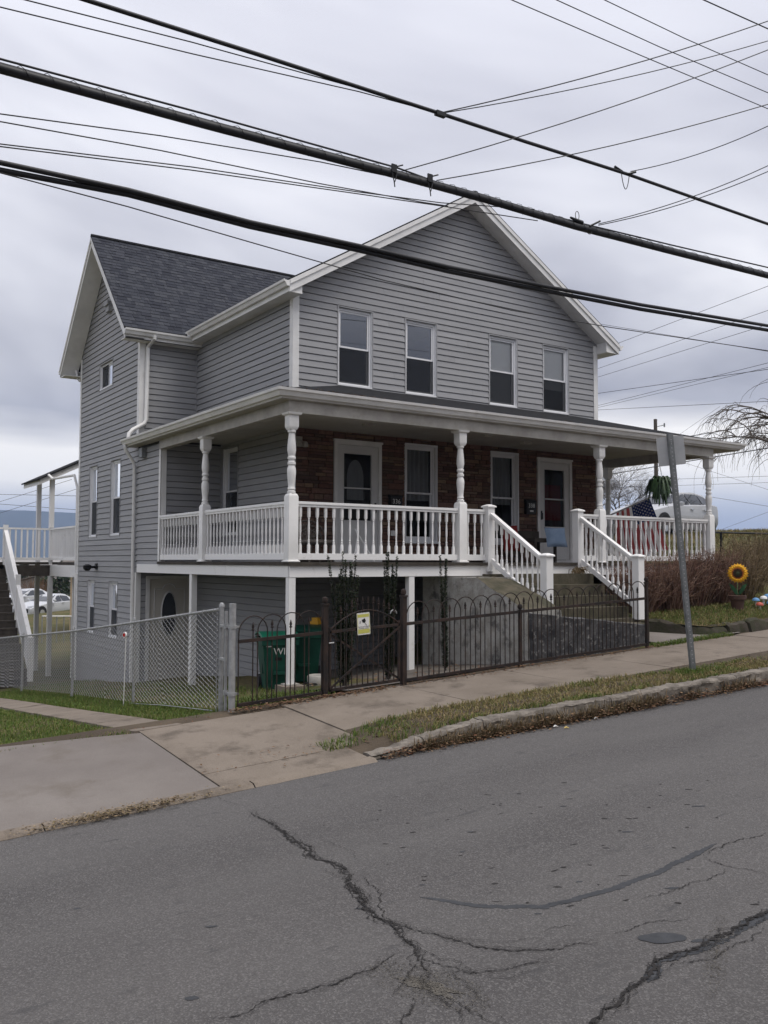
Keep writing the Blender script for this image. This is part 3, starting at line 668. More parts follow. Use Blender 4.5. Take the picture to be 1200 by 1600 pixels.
def spans(uf, ops, za, zb):
    zm = (za+zb)/2; a, b = uf(zm); iv = [(a, b)]
    for (o0, o1, p0, p1) in ops:
        if p0 < zb-1e-4 and p1 > za+1e-4:
            nv = []
            for s, e in iv:
                if o1 <= s or o0 >= e: nv.append((s, e)); continue
                if o0 > s: nv.append((s, o0))
                if o1 < e: nv.append((o1, e))
            iv = nv
    return a, b, [(s, e) for s, e in iv if e-s > .01]
def siding(wall, w, z0, z1, uf, ops=(), ex=.1275, joined=False, ex_split=0.0):
    z = z0; J = MB(); course = 0
    while z < z1-.01:
        zt = min(z+ex, z1); br = sorted({z, zt, min(zt, z+.87*ex)}|{q for o in ops for q in o[2:] if z < q < zt}); pcs = []
        off = lambda h: .021-.013*((h-z)/ex)/.87 if (h-z)/ex <= .871 else .008-.020*((h-z)/ex-.87)/.13
        for za, zb in zip(br, br[1:]):
            A, B, iv = spans(uf, ops, za, zb)
            for s, e in iv:
                sa, sb = (uf(za)[0], uf(zb)[0]) if s == A else (s, s)
                ea, eb = (uf(za)[1], uf(zb)[1]) if e == B else (e, e)
                if ea-sa < .005 and eb-sb < .005: continue
                q = [[w.P(sa, off(za), za), w.P(ea, off(za), za), w.P(eb, off(zb), zb), w.P(sb, off(zb), zb)]]
                if za == z: q.append([w.P(sa, -.012, za), w.P(ea, -.012, za), w.P(ea, off(za), za), w.P(sa, off(za), za)])
                pcs.append([s, e, q])
        if not joined and ex_split and pcs:              # boards come in lengths: stagger the joints
            A0, B0 = min(p[0] for p in pcs), max(p[1] for p in pcs)
            cutu = A0+ex_split*(.30+.62*((course*.37) % 1)); np_ = []
            for s, e, q in pcs:
                if s+.25 < cutu < e-.25 and B0-A0 > ex_split*1.15:
                    for lo, hi in ((s, cutu-.0015), (cutu+.0015, e)):
                        qq = []
                        for f in q:
                            us = [(Vector(v)-w.o).dot(w.u) for v in f]; um = (min(us)+max(us))/2; nf_ = []
                            for v, u_ in zip(f, us):
                                tgt = (u_ if (u_ < um) == (lo == s) else (hi if lo == s else lo)); nf_.append(tuple(Vector(v)+w.u*(tgt-u_)))
                            qq.append(nf_)
                        np_.append([lo, hi, qq])
                else: np_.append([s, e, q])
            pcs = np_
        course += 1
        groups = []                                  # lengths of one course that touch are one board
        for s, e, q in pcs:
            hit = [g for g in groups if g[0] < e-.01 and g[1] > s+.01]
            ng = [min([s]+[g[0] for g in hit]), max([e]+[g[1] for g in hit]), sum([g[2] for g in hit], [])+q]
            groups = [g for g in groups if g not in hit]+[ng]
        ck = 0
        for g in groups:
            mb = J if joined else MB(); ck += 1
            for f in g[2]: mb.add(f, [(0, 1, 2, 3)])
            if not joined: obj('siding_board', mb, 'siding', wall)
        z = zt
    if joined: obj('siding_boards', J, 'siding', wall, kind='stuff')
def wall(w, z0, z1, uf, ops=(), th=.12, matn='sheathing', name='wall'):
    nf = -.001 if matn == 'mortar' else -.016
    br = sorted({z0, z1}|{q for o in ops for q in o[2:] if z0 < q < z1}); mb = MB()
    if uf(z0) != uf(z1) and z1-z0 > .3: br = sorted(set(br)|{z0+(z1-z0)*i/12 for i in range(12)})
    for za, zb in zip(br, br[1:]):
        A, B, iv = spans(uf, ops, za, zb)
        for s, e in iv:
            sa, sb = (uf(za)[0], uf(zb)[0]) if s == A else (s, s)
            ea, eb = (uf(za)[1], uf(zb)[1]) if e == B else (e, e)
            mb.hexa([w.P(sa, -th, za), w.P(ea, -th, za), w.P(ea, nf, za), w.P(sa, nf, za), w.P(sb, -th, zb), w.P(eb, -th, zb), w.P(eb, nf, zb), w.P(sb, nf, zb)])
    return obj(name, mb, matn, house)
# roof geometry
RX, RZ, RS = 4.1, 7.80, .605         # main ridge x, height, slope
def main_roof(x): return RZ-RS*abs(x-RX)
VY, VZ, VS = 6.9, 7.79, 1.054        # wing ridge y, height, slope
def wing_roof(y): return VZ-VS*abs(y-VY)
UPW = [(.965, 1.746), (2.556, 3.333), (4.774, 5.565), (6.366, 7.159)]; UPZ = (3.385, 4.905)
LOW = [(2.556, 3.315), (4.818, 5.554)]; LOZ = (.42, 2.356); DRS = [(.884, 1.966), (6.15, 7.223)]; DTOP = 2.318
# front, upper storey and gable
fo = [(a, b)+UPZ for a, b in UPW]
def uf_front(z): return (0, HW) if z <= main_roof(0)-.16 else (max(0, RX-(RZ-.16-z)/RS), min(HW, RX+(RZ-.16-z)/RS))
wf = wall(FRONT, 2.5, RZ-.17, uf_front, fo); siding(wf, FRONT, 2.9, RZ-.2, uf_front, fo, ex_split=5.2)
# front, porch storey: ledge-stone veneer
so_ = [(a, b)+LOZ for a, b in LOW]+[(a, b, 0, DTOP) for a, b in DRS]
ws = wall(FRONT, -.25, 2.5, lambda z: (0, HW), so_, matn='mortar')
ws['label'] = 'reddish brown ledge-stone wall behind the porch'
sm = MB().add([(-.5, 0, -.5), (.5, 0, -.5), (.5, 0, .5), (-.5, 0, .5), (-.475, -1, -.44), (.475, -1, -.44), (.475, -1, .44), (-.475, -1, .44)], [(4, 5, 6, 7), (0, 1, 5, 4), (1, 2, 6, 5), (2, 3, 7, 6), (3, 0, 4, 7)]).mesh('stone', 'stone')
rest = MB(); cells = []
rng = random.Random(11)
def fill(u0, u1, z0, z1):
    z = z0
    while z < z1-.03:
        h = min(rng.choice([.055, .07, .085, .11, .13]), z1-z); 
        if z1-z-h < .04: h = z1-z
        u = u0
        while u < u1-.02:
            l = rng.choice([.12, .17, .22, .28, .35, .45])*rng.uniform(.85, 1.15)
            if u1-u-l < .1: l = u1-u
            if h > .10 and rng.random() < .5: cells.append((u, u+l, z, z+h/2)); cells.append((u, u+l, z+h/2, z+h))
            else: cells.append((u, u+l, z, z+h))
            u += l
        z += h
cuts = sorted([(a, b, LOZ) for a, b in LOW]+[(a, b, (0, DTOP)) for a, b in DRS]); u = 0.06
for a, b, zz in cuts:
    fill(u, a-.01, .02, 2.5); fill(a-.01, b+.01, zz[1]+.01, 2.5)
    if zz[0] > .1: fill(a-.01, b+.01, .02, zz[0]-.03)
    u = b+.01
fill(u, HW-.06, .02, 2.5)
cells.sort(key=lambda c: -((c[1]-c[0])*(c[3]-c[2]))*(1.3-.05*c[0]))
for i, (a, b, za, zb) in enumerate(cells):
    d = rng.uniform(.012, .034); w_, h_ = b-a-.009, zb-za-.008
    if i < 300: obj('stone', sm, None, ws, loc=((a+b)/2, 0, (za+zb)/2), scale=(w_, d, h_))
    else: rest.add([((a+b)/2+v.co.x*w_, v.co.y*d, (za+zb)/2+v.co.z*h_) for v in sm.vertices], [tuple(p.vertices) for p in sm.polygons])
obj('small_stones', rest, 'stone', ws, kind='stuff')
# front and left basement
wb = wall(FRONT, -2.6, -.25, lambda z: (0, HW)); siding(wb, FRONT, -2.3, -.26, lambda z: (0, 4.4), joined=True)
lw = [(2.32, 3.05, .55, 2.38)]
wl = wall(LEFT, -2.9, main_roof(0)-.1, lambda z: (0, WY0), lw)
siding(wl, LEFT, 2.9, main_roof(0)-.12, lambda z: (0, WY0)); siding(wl, LEFT, .0, 2.5, lambda z: (0, 3.15), lw); siding(wl, LEFT, -2.75, -.26, lambda z: (0, WY0), joined=True)
# wing: gable wall, street face, first-floor bay
gw = [(6.478, 7.484, 4.175, 4.80), (8.15-.62, 8.15, .594, 2.354), (6.445-.68, 6.445, .594, 2.354), (8.15-.58, 8.15, -1.76, -.47), (6.445-.62, 6.445, -1.76, -.47)]
def uf_g(z):
    if z < wing_roof(WY0)-.16: return (WY0, WY1)
    return (max(WY0, VY-(VZ-.16-z)/VS), min(WY1, VY+(VZ-.16-z)/VS))
wg = wall(GABLE, -3.3, VZ-.17, uf_g, gw); siding(wg, GABLE, -3.05, VZ-.2, uf_g, gw)
dw = [(-1.118, -.03, -3, -.315)]
ww = wall(WFRONT, -3.1, 5.2, lambda z: (WX, 0), dw); siding(ww, WFRONT, 2.8, 5.15, lambda z: (WX, 0)); siding(ww, WFRONT, -2.9, -.26, lambda z: (WX, 0), dw, joined=True)
bw = wall(BFRONT, -.25, 2.5, lambda z: (WX, 0)); siding(bw, BFRONT, 0.0, 2.45, lambda z: (WX, 0))
bl = wall(GABLE, -.25, 2.5, lambda z: (3.15, WY0), th=.1); siding(bl, GABLE, -.23, 2.45, lambda z: (3.15, WY0))
# closing walls never seen from the street: right, back and wing back
mb = MB(); mb.box(HW-.12, HW, .0, HB, -2.6, 5.3); mb.box(.0, HW, HB-.12, HB, -3, 5.3); mb.box(WX, 0, WY1-.12, WY1, -3.3, 5.4); obj('wall', mb, 'siding', house)
mb = MB(); mb.prism([(0, HB-.13, 5.2), (HW, HB-.13, 5.2), (RX, HB-.13, RZ-.2)], (0, .1, 0)); obj('wall', mb, 'siding', house)
mb = MB(); mb.box(.12, HW-.12, .12, HB-.12, -.2, -.1); mb.box(.12, HW-.12, .12, HB-.12, 2.7, 2.8); mb.box(WX+.12, .12, WY0+.12, WY1-.12, -.2, -.1); mb.box(WX+.12, .12, WY0+.12, WY1-.12, 2.7, 2.8); mb.box(.12, HW-.12, 3.2, 3.3, -2.5, 5); mb.box(4.0, 4.1, .12, 3.2, -2.5, 5); mb.box(-.02, .02, WY0+.15, WY1-.15, -3, 5); obj('interior', mb, 'interior', house)
# ---- corner boards
def trim(name, *boxes, m='white'):
    mb = MB()
    for b in boxes: mb.box(*b)
    return obj(name, mb, m, house)
trim('corner_board', (-.028, .105, -.030, -.0, 3.0, 5.22), (-.030, -.0, -.028, .095, 3.0, 5.22)); trim('corner_board', (HW-.105, HW+.028, -.030, 0, 3.0, 5.1), (HW, HW+.03, -.028, .1, 3.0, 5.1))
trim('corner_board', (-.026, .055, -.032, 0, .0, 2.5), (-.029, 0, -.028, .05, 0, 2.5)); trim('corner_board', (HW-.055, HW+.026, -.035, 0, 0, 2.5))
trim('corner_board', (WX-.028, WX+.10, WY0-.030, WY0, 2.6, 5.15), (WX-.030, WX, WY0-.028, WY0+.10, 2.6, 5.2))
trim('corner_board', (WX-.030, WX, WY1-.07, WY1+.028, -3.2, 5.25))
trim('corner_board', (WX-.032, WX+.085, 3.15-.030, 3.15, -.02, 2.5), (WX-.032, WX, 3.122, 3.25, -.02, 2.5))
trim('corner_board', (WX-.032, WX+.08, WY0-.03, WY0, -2.9, -.24), (WX-.03, WX, WY0-.028, WY0+.09, -2.9, -.24))
trim('corner_board', (-.03, .075, -.032, 0, -2.3, -.25), (-.032, 0, -.03, .07, -2.3, -.25))
trim('inside_corner', (-.03, 0, WY0-.03, WY0, 2.9, 5.1), m='siding'); trim('inside_corner', (-.03, 0, 3.12, 3.15, 0, 2.5), m='siding')
# ---- windows
def window(w, u0, u1, z0, z1, blind=None, scr=True, slider=False, deep=.05, dim=False):
    F = MB(); c = .048
    for a, b, p, q in ((u0, u0+c, z0, z1), (u1-c, u1, z0, z1), (u0+c, u1-c, z1-c, z1), (u0+c, u1-c, z0, z0+c*1.3)): w.box(F, a, b, -.11, -.026, p, q)
    w.box(F, u1-.012, u1, -.026, .012, z0, z1); w.box(F, u0, u0+.012, -.026, .012, z0, z1); w.box(F, u0, u1, -.026, .020, z0, z0+.03)
    if w.o.y == 0 and w.n.y < 0 and z0 < 2: w.box(F, u0-.03, u1+.03, .0, .045, z1-.01, z1+.03); w.box(F, u0-.03, u0-.001, .0, .04, z0, z1); w.box(F, u1+.001, u1+.03, .0, .04, z0, z1); w.box(F, u0-.04, u1+.04, .0, .06, z0-.045, z0)
    else:
        JC = MB(); [w.box(JC, a, b, -.015, .025, p, q) for a, b, p, q in ((u0-.022, u0-.001, z0-.02, z1+.022), (u1+.001, u1+.022, z0-.02, z1+.022), (u0-.001, u1+.001, z1+.001, z1+.022))]
    wn = obj('window', F, 'frame', house)
    if not (w.o.y == 0 and w.n.y < 0 and z0 < 2): obj('channel', JC, 'siding', wn)
    zm = (z0+z1)/2+.0; um = (u0+u1)/2
    halves = [((u0+c, u1-c, zm-.012, z1-c), -.045), ((u0+c, u1-c, z0+c*1.3, zm+.022), -.074)] if not slider else [((u0+c, um+.015, z0+c, z1-c), -.045), ((um-.015, u1-c, z0+c, z1-c), -.074)]
    for (a, b, p, q), n in halves:
        S = MB(); t = .036
        for A, B, Pz, Q in ((a, a+t, p, q), (b-t, b, p, q), (a+t, b-t, q-t, q), (a+t, b-t, p, p+t)): w.box(S, A, B, n-.028, n, Pz, Q)
        s_ = obj('sash', S, 'frame', wn)
        G = MB(); G.quad(w.P(a+t, n-.014, p+t), w.P(b-t, n-.014, p+t), w.P(b-t, n-.014, q-t), w.P(a+t, n-.014, q-t)); obj('pane', G, 'pane_dim' if dim else ('pane_clear' if blind else 'pane'), wn)
    if scr:
        a, b, p, q = halves[1][0]; G = MB(); G.quad(w.P(a, -.040, p), w.P(b, -.040, p), w.P(b, -.040, zm-.012 if not slider else q), w.P(a, -.040, zm-.012 if not slider else q)); obj('insect_screen', G, 'insect_screen', wn)
    if blind:
        kind, lo = blind; B = MB()
        if kind == 'blind':
            k = 0; zz = z1-c
            while zz > lo: B.quad(w.P(u0+c, -.104, zz), w.P(u1-c, -.104, zz), w.P(u1-c, -.115, zz-.027), w.P(u0+c, -.115, zz-.027)); zz -= .025
            obj('blind', B, 'blind', wn)
        else:
            n = 40; top = z1-c
            for i in range(n):
                a, b = u0+c+(u1-u0-2*c)*i/n, u0+c+(u1-u0-2*c)*(i+1)/n; fa, fb = (.02*math.sin(i*.9)-.14, .02*math.sin((i+1)*.9)-.14)
                B.quad(w.P(a, fa, lo), w.P(b, fb, lo), w.P(b, fb, top), w.P(a, fa, top))
            obj('curtain', B, 'curtain', wn, smooth=60)
    return wn
for i, (a, b) in enumerate(UPW): window(FRONT, a, b, *UPZ, blind=[None, None, ('blind', 3.5), ('blind', 3.95)][i], scr=True)
for i, (a, b) in enumerate(LOW): window(FRONT, a, b, *LOZ, blind=('curtain', 1.25), scr=False, dim=True)
window(LEFT, *lw[0], dim=True)
window(GABLE, *gw[0], slider=True)
for o in gw[1:]: window(GABLE, *o)
# ---- doors
def storm_door(u0, u1, label, fan):
    c = .07; D = MB(); w = FRONT
    for a, b, p, q in ((u0, u0+c, 0, DTOP), (u1-c, u1, 0, DTOP), (u0+c, u1-c, DTOP-c, DTOP)): w.box(D, a, b, -.10, .042, p, q)
    w.box(D, u0-.02, u1+.02, .0, .055, DTOP-.015, DTOP+.025); w.box(D, u0, u1, -.1, .06, 0, .05)
    d = obj('door', D, 'white', house); d['label'] = label
    L = MB(); a, b, zb, zt = u0+c+.005, u1-c-.005, .06, DTOP-c-.005; s = .13; g0, g1, gm = .78, zt-.16, 1.42
    for A, B, Pz, Q in ((a, a+s, zb, zt), (b-s, b, zb, zt), (a+s, b-s, g1, zt), (a+s, b-s, zb, g0)): w.box(L, A, B, -.045, .012, Pz, Q)
    for A, B, Pz, Q in ((a+s, b-s, gm-.013, gm+.013), (a+s, a+s+.02, g0, g1), (b-s-.02, b-s, g0, g1), (a+s, b-s, g0, g0+.02)): w.box(L, A, B, -.035, .018, Pz, Q)
    w.box(L, a+.1, b-.1, .012, .016, .14, g0-.1)
    obj('storm_leaf', L, 'door_white', d)
    for p, q in ((gm+.013, g1), (g0+.02, gm-.013)):
        G = MB(); G.quad(w.P(a+s, -.015, p), w.P(b-s, -.015, p), w.P(b-s, -.015, q), w.P(a+s, -.015, q)); obj('pane', G, 'pane_dim', d)
    I = MB(); w.box(I, a, b, -.13, -.085, zb, zt); obj('inner_leaf', I, 'interior', d)
    if fan:     # pale arched light of the inner door
        A = MB(); um = (a+b)/2; pts = [w.P(um-.19, -.08, 1.2), w.P(um+.19, -.08, 1.2)]+[w.P(um+.19*math.cos(t), -.08, 1.62+.36*math.sin(t)) for t in [math.pi*i/14 for i in range(15)]]
        A.quad(*pts); obj('fan_light', A, 'curtain', d)
    else:
        A = MB(); A.quad(w.P(a+s, -.08, .95), w.P(b-s-.05, -.08, .95), w.P(b-s-.05, -.08, 1.75), w.P(a+s, -.08, 1.75)); obj('leaf_panel', A, 'red_cloth', d)
    h = MB(); u = b-.06 if fan else a+.06
    h.tube([w.P(u, .012, 1.10), w.P(u, .05, 1.10), w.P(u, .05, .97), w.P(u, .012, .97)], .009, 6); w.box(h, u-.02, u+.02, .012, .02, .95, 1.15); obj('handle', h, 'black', d)
storm_door(*DRS[0], 'white storm door with a pale arched light behind its glass', True); storm_door(*DRS[1], 'white storm door at the head of the steps', False)
D = MB(); w = WFRONT                                            # basement door with oval light
a0, a1, zt = -1.118, -.03, -.315
for a, b, p, q in ((a0, a0+.08, -2.6, zt), (a1-.08, a1, -2.6, zt), (a0+.08, a1-.08, zt-.07, zt)): w.box(D, a, b, -.1, .035, p, q)
d = obj('door', D, 'white', house); d['label'] = 'white basement door with dark oval light'
L = MB(); w.box(L, a0+.085, a1-.085, -.06, .0, -2.6, zt-.075); obj('leaf', L, 'door_panel', d)
um, zm = -.585, -1.15
for rx, rz, n, t, m_ in ((.19, .50, .002, .03, 'door_white'),):
    L = MB(); ring = []
    for i in range(28):
        an = 2*math.pi*i/28; ring.append((um+rx*math.cos(an), zm+rz*math.sin(an)))
    for i in range(28):
        p, q = ring[i], ring[(i+1) % 28]; k = .86
        pi_, qi = (um+(p[0]-um)*k, zm+(p[1]-zm)*.93), (um+(q[0]-um)*k, zm+(q[1]-zm)*.93)
        L.quad(w.P(p[0], .001, p[1]), w.P(q[0], .001, q[1]), w.P(qi[0], .018, qi[1]), w.P(pi_[0], .018, pi_[1])); L.quad(w.P(pi_[0], .018, pi_[1]), w.P(qi[0], .018, qi[1]), w.P(qi[0], .002, qi[1]), w.P(pi_[0], .002, pi_[1]))
    obj('oval_moulding', L, 'door_white', d)
L = MB(); L.quad(*[w.P(um+.165*math.cos(2*math.pi*i/28), .004, zm+.468*math.sin(2*math.pi*i/28)) for i in range(28)]); obj('oval_light', L, 'carglass', d)
L = MB()
pts = [(a0+.2, -2.2), (a0+.2, -.60), (um-.15, -.60), (um-.1, -.52), (um, -.48), (um+.1, -.52), (um+.15, -.60), (a1-.2, -.60), (a1-.2, -2.2)]
for p, q in zip(pts, pts[1:]): L.tube([w.P(p[0], .004, p[1]), w.P(q[0], .004, q[1])], .011, 4)
obj('panel_moulding', L, 'door_white', d)
# ---- main roof
def slab_roof(poly, th, mats='roofing'):
    mb = MB(); mb.prism(poly, (0, 0, -th)); return obj('roof', mb, mats, house)
oy = -.38; el, er = -.28, 8.48
slab_roof([(el, oy, main_roof(el)), (RX, oy, RZ), (RX, HB+.3, RZ), (el, HB+.3, main_roof(el))], .05); slab_roof([(RX, oy, RZ), (er, oy, main_roof(er)), (er, HB+.3, main_roof(er)), (RX, HB+.3, RZ)], .05)
def rake_board(p0, p1, dn, y, th, nm, m='white'):     # sloping board in a plane y=const, its depth dn below the line
    mb = MB(); mb.prism([(p0[0], y, p0[1]), (p1[0], y, p1[1]), (p1[0], y, p1[1]-dn), (p0[0], y, p0[1]-dn)], (0, th, 0)); return obj(nm, mb, m, house)
for e in (el, er):
    s = 1 if e > RX else -1; e2 = e+s*.0
    rake_board((e2, main_roof(e2)-.052), (RX, RZ-.052), .20, oy+.012, .022, 'rake_board'); rake_board((e2, main_roof(e2)-.03), (RX, RZ-.03), .085, oy-.012, .024, 'rake_moulding')
    mb = MB(); mb.prism([(e, oy+.034, main_roof(e)-.215), (RX, oy+.034, RZ-.215), (RX, oy+.034, RZ-.232), (e, oy+.034, main_roof(e)-.232)], (0, -oy-.02, 0)); obj('soffit', mb, 'white', house)
    mb = MB(); x0, x1 = (e, -.005) if s < 0 else (HW+.005, e); mb.box(x0, x1, oy+.036, HB+.3, main_roof(e)-.245, main_roof(e)-.225); mb.box(e-.012 if s < 0 else e-.0, e if s < 0 else e+.012, oy+.034, HB+.3, main_roof(e)-.245, main_roof(e)-.055); obj('soffit', mb, 'white', house)
for xa, xb in ((el, -.002), (er, HW+.002)):
    mb = MB(); zf_ = main_roof(xa)-.24; mb.prism([(xa, oy+.05, zf_), (xb, oy+.05, zf_), (xb, oy+.05, main_roof(xb)-.22), (xa, oy+.05, main_roof(xa)-.2)], (0, .3, 0)); obj('soffit', mb, 'white', house)
KP = [(0, 0), (.055, 0), (.07, .03), (.085, .06), (.11, .075), (.118, .115), (.10, .115), (.098, .10), (.01, .10), (0, .115)]
def gutter(path, z, name='gutter', m='white'):
    mb = MB(); mb.sweep(path, [(o, z+q) for o, q in KP]); return obj(name, mb, m, house)
gutter([(el-.013, HB+.3), (el-.013, oy-.01)], main_roof(el)-.155); gutter([(er+.013, oy-.01), (er+.013, HB+.3)], main_roof(er)-.155)
# ---- wing roof with its shingles
ey0, ey1, ex_ = 4.30, 9.50, -1.79
for (ya, yb) in ((ey0, VY), (ey1, VY)):
    mb = MB(); mb.prism([(ex_, ya, wing_roof(ya)), (ex_, yb, VZ), (4.0, yb, VZ), (4.0 if ya < VY else 2, ya, wing_roof(ya))], (0, 0, -.05)); rf = obj('roof', mb, 'roofing', house)
    if ya < VY:
        S = MB(); sl = Vector((0, yb-ya, VZ-wing_roof(ya))); Ln = sl.length; sl.normalize(); nv = Vector((0, -sl.z, sl.y)); o = Vector((ex_-.01, ya-.012, wing_roof(ya))); r_ = random.Random(3)
        k = 0; t = -.02
        while t < Ln-.02:
            x = -r_.uniform(0, .2); t1 = min(t+.155, Ln)
            while x < 5.7:
                wv = r_.choice([.08, .11, .14, .18, .22]); a, b = max(0, x)+.002, min(5.75, x+wv)-.002; dz = r_.choice([.010, .010, .015])
                if b > a: S.add([o+X*a+sl*t+nv*dz, o+X*b+sl*t+nv*dz, o+X*b+sl*t1+nv*.003, o+X*a+sl*t1+nv*.003, o+X*a+sl*t+nv*.0, o+X*b+sl*t+nv*.0], [(0, 1, 2, 3), (4, 5, 1, 0), (4, 0, 3), (5, 2, 1)])
                x += wv
            t += .135
        obj('shingles', S, 'shingle', rf, kind='stuff')
        C = MB(); C.tube([(ex_, VY, VZ+.005), (3.9, VY, VZ+.005)], .055, 6); obj('ridge_cap', C, 'roofing', rf)
    # rake board, its moulding and soffit on the gable overhang
    for dn, x0, th, off, nm in ((.19, ex_+.012, .022, .05, 'rake_board'), (.075, ex_-.012, .024, .028, 'rake_moulding')):
        mb = MB(); mb.prism([(x0, ya, wing_roof(ya)-off), (x0, yb, VZ-off), (x0, yb, VZ-off-dn), (x0, ya, wing_roof(ya)-off-dn)], (th, 0, 0)); obj(nm, mb, 'white', house)
    mb = MB(); mb.prism([(ex_+.034, ya, wing_roof(ya)-.21), (ex_+.034, yb, VZ-.21), (ex_+.034, yb, VZ-.23), (ex_+.034, ya, wing_roof(ya)-.23)], (WX-ex_-.06, 0, 0)); obj('soffit', mb, 'white', house)
    mb = MB(); y0, y1 = (ya, WY0-.005) if ya < VY else (WY1+.005, ya); mb.box(ex_+.034, -.02, y0, y1, wing_roof(ya)-.25, wing_roof(ya)-.232)
    mb.box(ex_+.034, .03, ya if ya > VY else ya-.0, ya+.012, wing_roof(ya)-.25, wing_roof(ya)-.06); obj('soffit', mb, 'white', house)
gutter([(ex_-.0, ey0-.002), (.08, ey0-.002)], wing_roof(ey0)-.165); gutter([(.3, ey1+.014), (ex_, ey1+.014)], wing_roof(ey1)-.165)
# ---- porch roof
PG, PZ, PS = (-1.63, -2.62, 9.92), 2.63, .285
def pz(x, y): return PZ+PS*min(y+2.62, x+1.63, 9.92-x)
mb = MB()
for poly in ([(-1.63, -2.62), (9.92, -2.62), (7.30, -.0), (.99, -.0)], [(-1.63, -2.62), (.99, -.0), (0, -.0), (0, 4.57), (-1.63, 4.72)], [(9.92, -2.62), (9.92, .62), (8.10, .62), (8.10, 0), (7.30, 0)]):
    P3 = [(x, y, pz(x, y)) for x, y in poly]; mb.prism(P3, (0, 0, -.03))
proof = obj('porch_roof', mb, 'roofing', house)
# ragged shingle edge showing above the gutter
S = MB(); r_ = random.Random(5)
for c in range(3):
    x = -1.6+c*.14
    while x < 9.85-c*.14:
        l = r_.uniform(.15, .32); y = -2.635+c*.14; z = pz(4, y)+.004; d = r_.choice([.010, .016])
        S.add([(x+.002, y, z+d), (x+l, y, z+d), (x+l, y+.16, z+.045), (x+.002, y+.16, z+.045), (x+.002, y, z-.004), (x+l, y, z-.004)], [(0, 1, 2, 3), (4, 5, 1, 0)]); x += l
obj('shingles', S, 'shingle', proof, kind='stuff')
ld = litter('roof_leaves', 'x', 700, lambda: (lambda x: (x, -2.66+abs(g_(.05)), PZ+.005+abs(g_(.012))))(random.choice([random.uniform(-1.6, 9.8), random.gauss(-.4, .5)])), .022)
for k in ('label', 'category'): del ld[k]
ld.parent = proof; ld.matrix_parent_inverse = WMX[proof].inverted()
GP = [(-1.58, 4.72), (-1.58, -2.57), (9.87, -2.57), (9.87, .62)]
def outsweep(path, prof, nm, m): mb = MB(); mb.sweep(path, prof); return obj(nm, mb, m, house)
outsweep(GP, [(o, PZ-.105+q) for o, q in KP], 'gutter', 'white')
outsweep(GP, [(-.0, PZ-.135), (-.0, PZ-.01), (-.02, PZ-.01), (-.02, PZ-.135)], 'fascia', 'white')
# porch ceiling and eave soffit
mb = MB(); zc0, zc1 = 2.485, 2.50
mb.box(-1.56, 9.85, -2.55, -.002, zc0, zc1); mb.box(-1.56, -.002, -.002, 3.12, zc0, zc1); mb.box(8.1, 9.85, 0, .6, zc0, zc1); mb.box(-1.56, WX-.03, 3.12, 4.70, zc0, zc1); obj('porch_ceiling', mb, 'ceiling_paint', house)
PL = (-1.32, -2.42, 8.944)
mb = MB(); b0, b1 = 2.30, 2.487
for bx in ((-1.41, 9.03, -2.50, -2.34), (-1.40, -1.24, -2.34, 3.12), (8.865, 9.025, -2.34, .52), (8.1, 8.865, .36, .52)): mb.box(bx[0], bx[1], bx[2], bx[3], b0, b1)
obj('porch_beam', mb, 'white_worn_shaded', house)
# ceiling cameras / lights on the porch
for x, y in ((.9, -1.2), (3.5, -1.4), (4.9, -1.0)):
    mb = MB(); mb.box(x-.11, x+.11, y-.06, y+.06, 2.445, 2.486); mb.box(x-.08, x+.08, y-.045, y+.045, 2.43, 2.446); obj('porch_light', mb, 'white_worn_shaded', house)
# ---- porch posts
def post_mesh():
    mb = MB(); mb.square([(.105, 0), (.105, .018), (.082, .030), (.082, 1.0), (.070, 1.035), (.055, 1.05)])
    mb.lathe([(.052, 1.04), (.066, 1.055), (.066, 1.085), (.05, 1.095), (.052, 1.11), (.062, 1.12), (.056, 1.14), (.050, 1.16), (.055, 1.21), (.064, 1.30), (.070, 1.38), (.066, 1.44), (.052, 1.475), (.050, 1.49), (.064, 1.50), (.064, 1.535), (.05, 1.545), (.05, 1.575), (.064, 1.585), (.064, 1.615), (.05, 1.63), (.058, 1.66), (.069, 1.72), (.066, 1.80), (.056, 1.90), (.048, 1.975), (.048, 1.99), (.064, 2.0), (.066, 2.025), (.052, 2.035), (.052, 2.06)], 14)
    mb.square([(.058, 2.035), (.076, 2.075), (.080, 2.09), (.080, 2.255), (.11, 2.27), (.12, 2.30)])
    return mb.mesh('porch_post', 'white', 35)
pm_ = post_mesh()
POSTS = [(-1.32, -2.42), (-1.32, .914), (2.017, -2.42), (5.525, -2.42), (8.944, -2.42), (8.944, .44)]
for x, y in POSTS: obj('porch_post', pm_, None, house, loc=(x, y, 0))
# ---- deck, its edge boards and lower posts
mb = MB(); mb.box(-1.40, 9.03, -2.52, 0.0, -.055, 0); mb.box(-1.40, 0.0, 0.0, 3.15, -.055, 0); mb.box(8.09, 9.03, 0, .55, -.055, 0); obj('porch_floor', mb, 'old_wood', house)
def edge_boards(pts, z0=-.235, z1=-.057):
    for (x0, y0, x1, y1, n) in pts:
        for i in range(n):
            a = i/n; b = (i+1)/n; g = .002/ max(.1, math.hypot(x1-x0, y1-y0))
            xa, ya, xb, yb = x0+(x1-x0)*(a+g), y0+(y1-y0)*(a+g), x0+(x1-x0)*(b-g), y0+(y1-y0)*(b-g)
            nx_, ny_ = (0, .03) if abs(x1-x0) > abs(y1-y0) else (.03, 0)
            mb = MB(); mb.box(min(xa, xb), max(xa, xb)+nx_, min(ya, yb), max(ya, yb)+ny_, z0, z1); obj('edge_board', mb, 'vinyl', house)
